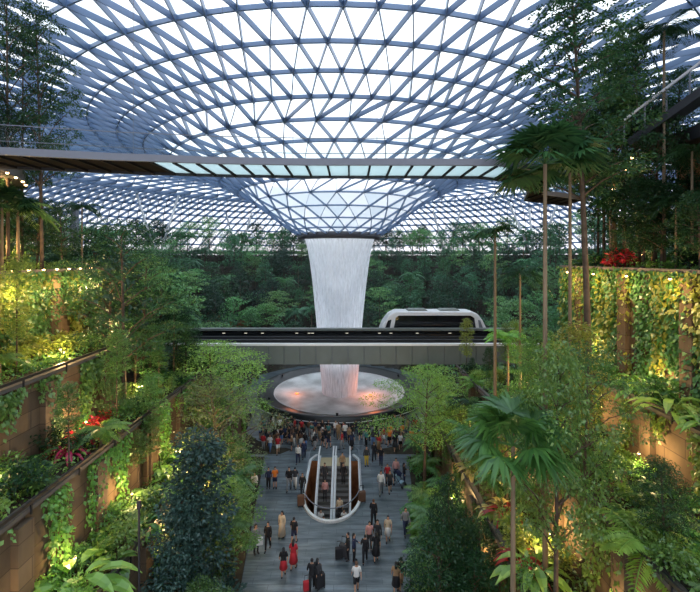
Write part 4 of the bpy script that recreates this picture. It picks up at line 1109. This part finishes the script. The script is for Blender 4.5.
def person(px=None, py=None, pose='stand', top='black', bot='black', hair='black', face=0, label='', group=None, xyz=None, h=1.68):
    if xyz is None:
        d = F*CH/(py - VY); xyz = (PX(px, d), d, 0)
    r = empty('person', xyz, face, (h/1.71,)*3); tag(r, label, 'person', group)
    for k, me_ in POSE[pose].items():
        o = link(k, me_, None, r)
        o.color = (*C3[{'top': top, 'trousers': bot, 'skirt': bot, 'hair': hair, 'shoes': 'charcoal'}.get(k, 'tan')], 1)
    return r
A = PI  # facing away from the camera (figures face -Y at 0)
PE = [
 (283.5, 576, 'skirt', 'black', 'red', A, 'woman in black top and red skirt walking away on the plaza'),
 (293.5, 569, 'dress', 'red', 'red', A, 'woman in a short red dress beside the red skirt walker'),
 (282, 537, 'long', 'cream', 'cream', 0, 'woman in a long cream dress walking on the left of the plaza'),
 (268, 549, 'walk', 'black', 'black', 0, 'person all in black between the grey walker and the cream dress'),
 (256, 553, 'hold', 'grey', 'charcoal', .5, 'person in grey carrying a white bag by the left planting'),
 (294, 544, 'shorts', 'black', 'navy', A, 'person in black top and navy shorts right of the cream dress'),
 (312, 590, 'walk', 'black', 'black', A, 'person in black pulling a red suitcase at the bottom of the plaza'),
 (317.5, 589, 'hold', 'charcoal', 'black', A-.3, 'person in charcoal leaning beside the red suitcase traveller'),
 (356.5, 593, 'shorts', 'white', 'black', A, 'person in white top and black shorts alone at the bottom of the plaza'),
 (348, 560, 'stand', 'black', 'black', -1.2, 'person in black standing beside the dark suitcases'),
 (354, 561, 'hold', 'navy', 'black', 1.2, 'person in navy facing the one beside the dark suitcases'),
 (365, 562, 'walk', 'black', 'black', A, 'tall person in black left of the couple below the escalators'),
 (376, 561, 'dress', 'black', 'black', A, 'woman in short black dress walking away right of the person in black'),
 (369.5, 548, 'walk2', 'pink', 'charcoal', 0, 'person in pink top in the cluster right of the suitcases'),
 (377.5, 547, 'walk', 'charcoal', 'charcoal', 0, 'person in charcoal at the back of the cluster right of the suitcases'),
 (373.5, 525, 'walk', 'black', 'black', A, 'person in black walking alone below the right rim of the opening'),
 (388, 541, 'skirt', 'cream', 'white', 0, 'woman in cream top and white skirt on the right of the plaza'),
 (405.5, 534, 'walk', 'grey', 'navy', 0, 'person in grey shirt at the edge of the right planting'),
 (396, 592, 'dress', 'tan', 'black', A, 'woman in tan top at the lower right edge of the plaza'),
 (401, 588, 'walk', 'black', 'tan', A, 'person in black top and tan trousers at the lower right plaza edge'),
 (381, 494, 'walk', 'white', 'grey', 0, 'person in white shirt walking right of the escalators'),
 (390, 492, 'shorts', 'charcoal', 'black', 0, 'person in charcoal beside the white-shirted walker'),
 (387.5, 484, 'walk', 'red', 'black', 0, 'person in red top behind the white-shirted walker'),
 (404, 484, 'hold', 'black', 'navy', 1.6, 'person in black pushing the pushchair'),
 (396, 480, 'stand', 'pink', 'navy', 0, 'person in pink waiting near the pushchair'),
 (254.5, 495, 'walk', 'white', 'charcoal', 0, 'person in white shirt by the left planting level with the escalators'),
 (268.5, 488, 'stand', 'navy', 'black', 0, 'person in navy standing next to the orange shirt'),
 (275, 488, 'holds', 'orange', 'navy', 0, 'person in bright orange shirt on the left of the plaza'),
 (289, 490, 'walk', 'black', 'grey', 0, 'person in black top, left of a pair near the opening'),
 (295, 488, 'walk2', 'charcoal', 'white', A, 'person in charcoal top and white trousers, right of a pair near the opening'),
 (302.5, 495, 'stand', 'black', 'black', 0, 'person in black leaning by the left rim of the opening'),
 (298, 463, 'walk', 'white', 'navy', 0, 'person in white top approaching the escalators from the left'),
 (304, 458, 'walk', 'navy', 'navy', 0, 'person all in navy behind the white top near the escalators'),
 (278, 454, 'shorts', 'red', 'white', 0, 'person in red top and white shorts in front of the left crowd'),
 (270, 452, 'walk2', 'white', 'blue', 0, 'person in white top and blue trousers in front of the left crowd'),
 (366.5, 466, 'stand', 'charcoal', 'yellow', 0, 'person in charcoal with yellow trousers right of the escalators'),
 (374, 461, 'walk', 'black', 'black', A, 'person in black behind the yellow trousers right of the escalators'),
 (381, 466, 'walk2', 'black', 'navy', 0, 'person in black top and navy trousers right of the yellow trousers'),
]
for px, py, ps, tp, bt, fc, lb in PE: person(px, py, ps, tp, bt, 'black' if random.random() < .8 else 'brown', fc + random.uniform(-.25, .25), lb, h=random.uniform(1.6, 1.78))
# on the escalators (on a step each)
for i, (xx, n_, tp, lb) in enumerate([(-2.1, 3, 'charcoal', 'person in charcoal highest on the left escalator'), (-2.0, 6, 'pink', 'person in pink midway down the left escalator'), (-2.2, 11, 'white', 'person in white low on the left escalator'), (-1.95, 12, 'navy', 'person in navy low on the left escalator beside the white one'),
        (-.65, 1, 'tan', 'person in tan just stepping onto the right escalator'), (-.55, 3, 'black', 'person in black highest on the right escalator'), (-.8, 9, 'cream', 'person in cream midway down the right escalator'), (-.45, 11, 'white', 'person in white low on the right escalator'), (-.7, 12, 'black', 'person in black lowest on the right escalator')]):
    person(pose='stand', top=tp, bot='charcoal', face=0, label=lb, xyz=(xx, 35.8-1.4-n_*.4, -n_*.4*slope))
# crowd along the rail
random.seed(21); tops = ['black']*8 + ['charcoal']*4 + ['white']*2 + ['brown', 'navy'] + ['red', 'red', 'pink', 'navy', 'navy', 'grey', 'tan', 'orange', 'teal', 'charcoal']
got = [(PX(a, 7200/(b_-VY)), 7200/(b_-VY)) for a, b_, *_ in PE]; n = 0; tr_ = 0
while n < 92 and tr_ < 6000:
    tr_ += 1
    px_, py_ = random.uniform(258, 424), random.gauss(438, 5) if random.random() < .8 else random.uniform(428, 452)
    if px_ < 258 or px_ > 424 or not 424 < py_ < 453: continue
    d_ = 7200/(py_-VY); x_ = PX(px_, d_)
    if math.hypot(x_-CX, d_-CY) < 12.35: continue
    if abs(x_-EX) < 2.7 and d_ < 37.3: continue
    if any((x_-a)**2 + (d_-b_)**2 < .36 for a, b_ in got): continue
    got.append((x_, d_)); tp = random.choice(tops); bt = random.choice(['black', 'black', 'charcoal', 'navy', 'blue', 'grey', 'white', 'tan'])
    person(pose=random.choice(list(POSE)), top=tp, bot=bt, hair=random.choice(['black', 'black', 'black', 'brown']), face=random.choice([A, A, A, 0, 1.5, -1.5]) + random.uniform(-.5, .5),
           label='person in %s top and %s lower clothing in the crowd by the basin rail' % (tp, bt), group='crowd by the basin rail', xyz=(x_, d_, 0), h=random.uniform(1.5, 1.8)); n += 1
# further visitors left of the basin, seen past the trees
n = 0
for i in range(400):
    an = random.uniform(math.radians(150), math.radians(215)) if i % 2 else random.uniform(math.radians(-30), math.radians(30)); R = random.uniform(12.4, 14.6)
    x_, d_ = CX + R*math.cos(an), CY + R*math.sin(an)
    if n >= 26: break
    if any((x_-a)**2 + (d_-b_)**2 < .5 for a, b_ in got): continue
    got.append((x_, d_)); tp = random.choice(tops)
    person(pose=random.choice(list(POSE)), top=tp, bot='charcoal', face=random.uniform(0, 6), label='visitor in %s top on the path beside the basin' % tp, group='visitors on the path beside the basin', xyz=(x_, d_, 0), h=random.uniform(1.55, 1.8)); n += 1

# luggage
def suitcase(px, py, colr, lab, rz=0, s=1):
    d = 7200/(py-VY); r = empty('suitcase', (PX(px, d), d, 0), rz, (s, s, s)); tag(r, lab, 'suitcase')
    q = MB(); q.box(-.24, .24, -.14, .14, .07, .72); o = q.build('shell', M['cloth'], r); o.color = (*C3[colr], 1)
    bv = o.modifiers.new('b', 'BEVEL'); bv.width = .05; bv.segments = 3
    q = MB(); q.bar((-.12, .1, .7), (-.12, .1, 1.05), .02, .02, (0, 1, 0)); q.bar((.12, .1, .7), (.12, .1, 1.05), .02, .02, (0, 1, 0)); q.bar((-.13, .1, 1.05), (.13, .1, 1.05), .03, .03); q.build('handle', M['darkm'], r)
    for a in (-1, 1):
        for b_ in (-1, 1):
            q = MB(); q.tube([(a*.19-.02, b_*.1, .04), (a*.19+.02, b_*.1, .04)], .04, 10); q.build('wheel', M['darkm'], r)
suitcase(306.5, 591, 'red', 'red suitcase pulled by the traveller at the bottom of the plaza', .3, .75)
suitcase(339, 559, 'black', 'large black suitcase left of the standing pair', .1, .95)
suitcase(343.5, 557, 'charcoal', 'charcoal suitcase between the black one and the standing pair', -.3, 1.1)
suitcase(301, 506, 'brown', 'brown suitcase by the left rim of the opening', .2, 1.1)
suitcase(362, 502, 'brown', 'dark brown suitcase by the right rim of the opening', .2, 1.1)
suitcase(320, 588, 'black', 'black suitcase right of the red suitcase traveller', .5, 1.1)
d = 7200/(486-VY); r = empty('pushchair', (PX(400, d), d, 0), .9); tag(r, 'pushchair with pale blue seat on the right of the plaza', 'pushchair')
q = MB(); q.add([(-.22,-.25,.4),(.22,-.25,.4),(.22,.1,.35),(-.22,.1,.35),(-.22,.3,.85),(.22,.3,.85),(-.22,.36,.83),(.22,.36,.83),(-.22,.12,.28),(.22,.12,.28),(-.22,-.25,.33),(.22,-.25,.33)], [(0,1,2,3),(3,2,5,4),(4,5,7,6),(6,7,9,8),(8,9,11,10),(0,10,11,1),(0,3,8,10),(3,4,6,8),(1,11,9,2),(2,9,7,5)])
o = q.build('seat', M['cloth'], r); o.color = (*C3['lightblue'], 1)
q = MB(); q.smooth = True; q.tube([(0, .3, .9), (0, .1, 1.0), (0, -.12, .9)], [(.05, .22), (.07, .23), (.02, .22)], 10); o = q.build('hood', M['cloth'], r); o.color = (*C3['navy'], 1)
q = MB()
for s in (-1, 1): q.bar((s*.25, -.35, .1), (s*.25, .5, 1.05), .03, .03); q.bar((s*.25, .4, .1), (s*.25, -.1, .55), .03, .03)
q.bar((-.25, .5, 1.05), (.25, .5, 1.05), .03, .03); q.build('frame', M['darkm'], r)
for a in (-1, 1):
    for y_ in (-.36, .4):
        q = MB(); q.tube([(a*.27-.02, y_, .11), (a*.27+.02, y_, .11)], .11, 12); q.build('wheel', M['darkm'], r)
d = 7200/(553-VY); r = empty('carrier_bag', (PX(260, d), d-.05, .55), .2); tag(r, 'white carrier bag held by the person in grey', 'bag')
q = MB(); q.box(-.2, .2, -.07, .07, 0, .42); o = q.build('bag_body', M['white'], r)
q = MB(); q.tube([(-.1, 0, .42), (-.06, 0, .56), (.06, 0, .56), (.1, 0, .42)], .01, 5); q.build('handle', M['white'], r)

# lamp post in the lower left
d = 14.5; r = empty('lamp_post', (PX(139, d), d, .0)); tag(r, 'thin black lamp post rising between the lower left terraces', 'lamp post')
zt_ = PZ(508, d)
q = MB(); q.tube([(0, 0, 0), (0, 0, zt_)], .04, 8); q.build('pole', M['darkm'], r)
q = MB(); q.tube([(0, 0, zt_), (0, 0, zt_+.25)], [.09, .07], 10); q.build('lamp_head', M['darkm'], r)

# unused prototypes are not part of the place
for k, (root, H) in PROTO.items():
    if k not in USED:
        for ch in list(root.children): bpy.data.objects.remove(ch)
        bpy.data.objects.remove(root)

# ------------------------------------------------------------------ sky, camera
w = bpy.data.worlds.new('World'); scene.world = w; w.use_nodes = True; nt = w.node_tree; nt.nodes.clear()
out = nt.nodes.new('ShaderNodeOutputWorld'); bg = nt.nodes.new('ShaderNodeBackground')
tc = nt.nodes.new('ShaderNodeTexCoord'); sp = nt.nodes.new('ShaderNodeSeparateXYZ'); rp = nt.nodes.new('ShaderNodeValToRGB')
e = rp.color_ramp.elements; e[0].position = 0; e[0].color = (.95, .80, .78, 1); e[1].position = 1; e[1].color = (.80, .90, 1, 1)
x1_ = e.new(.12); x1_.color = (.92, .90, .94, 1); x2_ = e.new(.4); x2_.color = (.93, .97, 1, 1)
no = nt.nodes.new('ShaderNodeTexNoise'); no.inputs['Scale'].default_value = 2.2; no.inputs['Detail'].default_value = 4
mr = nt.nodes.new('ShaderNodeMapRange'); mr.inputs[1].default_value = .3; mr.inputs[2].default_value = .7; mr.inputs[3].default_value = 1.5; mr.inputs[4].default_value = 2.2
nt.links.new(tc.outputs['Generated'], sp.inputs[0]); nt.links.new(sp.outputs['Z'], rp.inputs[0]); nt.links.new(tc.outputs['Generated'], no.inputs['Vector'])
nt.links.new(no.outputs['Fac'], mr.inputs[0]); nt.links.new(rp.outputs[0], bg.inputs[0])
sx = nt.nodes.new('ShaderNodeMapRange'); sx.inputs[1].default_value = -1; sx.inputs[2].default_value = 1; sx.inputs[3].default_value = .7; sx.inputs[4].default_value = 1.5
mu = nt.nodes.new('ShaderNodeMath'); mu.operation = 'MULTIPLY'
nt.links.new(sp.outputs['X'], sx.inputs[0]); nt.links.new(sx.outputs[0], mu.inputs[0]); nt.links.new(mr.outputs[0], mu.inputs[1]); nt.links.new(mu.outputs[0], bg.inputs[1]); nt.links.new(bg.outputs[0], out.inputs[0])
cam = bpy.data.cameras.new('camera'); co = bpy.data.objects.new('camera', cam); col.objects.link(co)
co.location = (0, 0, CH); co.rotation_euler = (PI/2, 0, 0); cam.sensor_width = 36; cam.lens = 36*F/700; cam.shift_y = -(296-VY)/700; cam.shift_x = 0
cam.clip_end = 500
scene.camera = co
vs = scene.view_settings; vs.view_transform = 'Standard'; vs.look = 'None'; vs.gamma = 1; vs.exposure = 0; vs.use_curve_mapping = False
cy = scene.cycles
cy.max_bounces = 6; cy.diffuse_bounces = 4; cy.glossy_bounces = 3; cy.transmission_bounces = 4; cy.transparent_max_bounces = 12
cy.use_denoising = True; cy.sample_clamp_indirect = 4; cy.caustics_reflective = False; cy.caustics_refractive = False
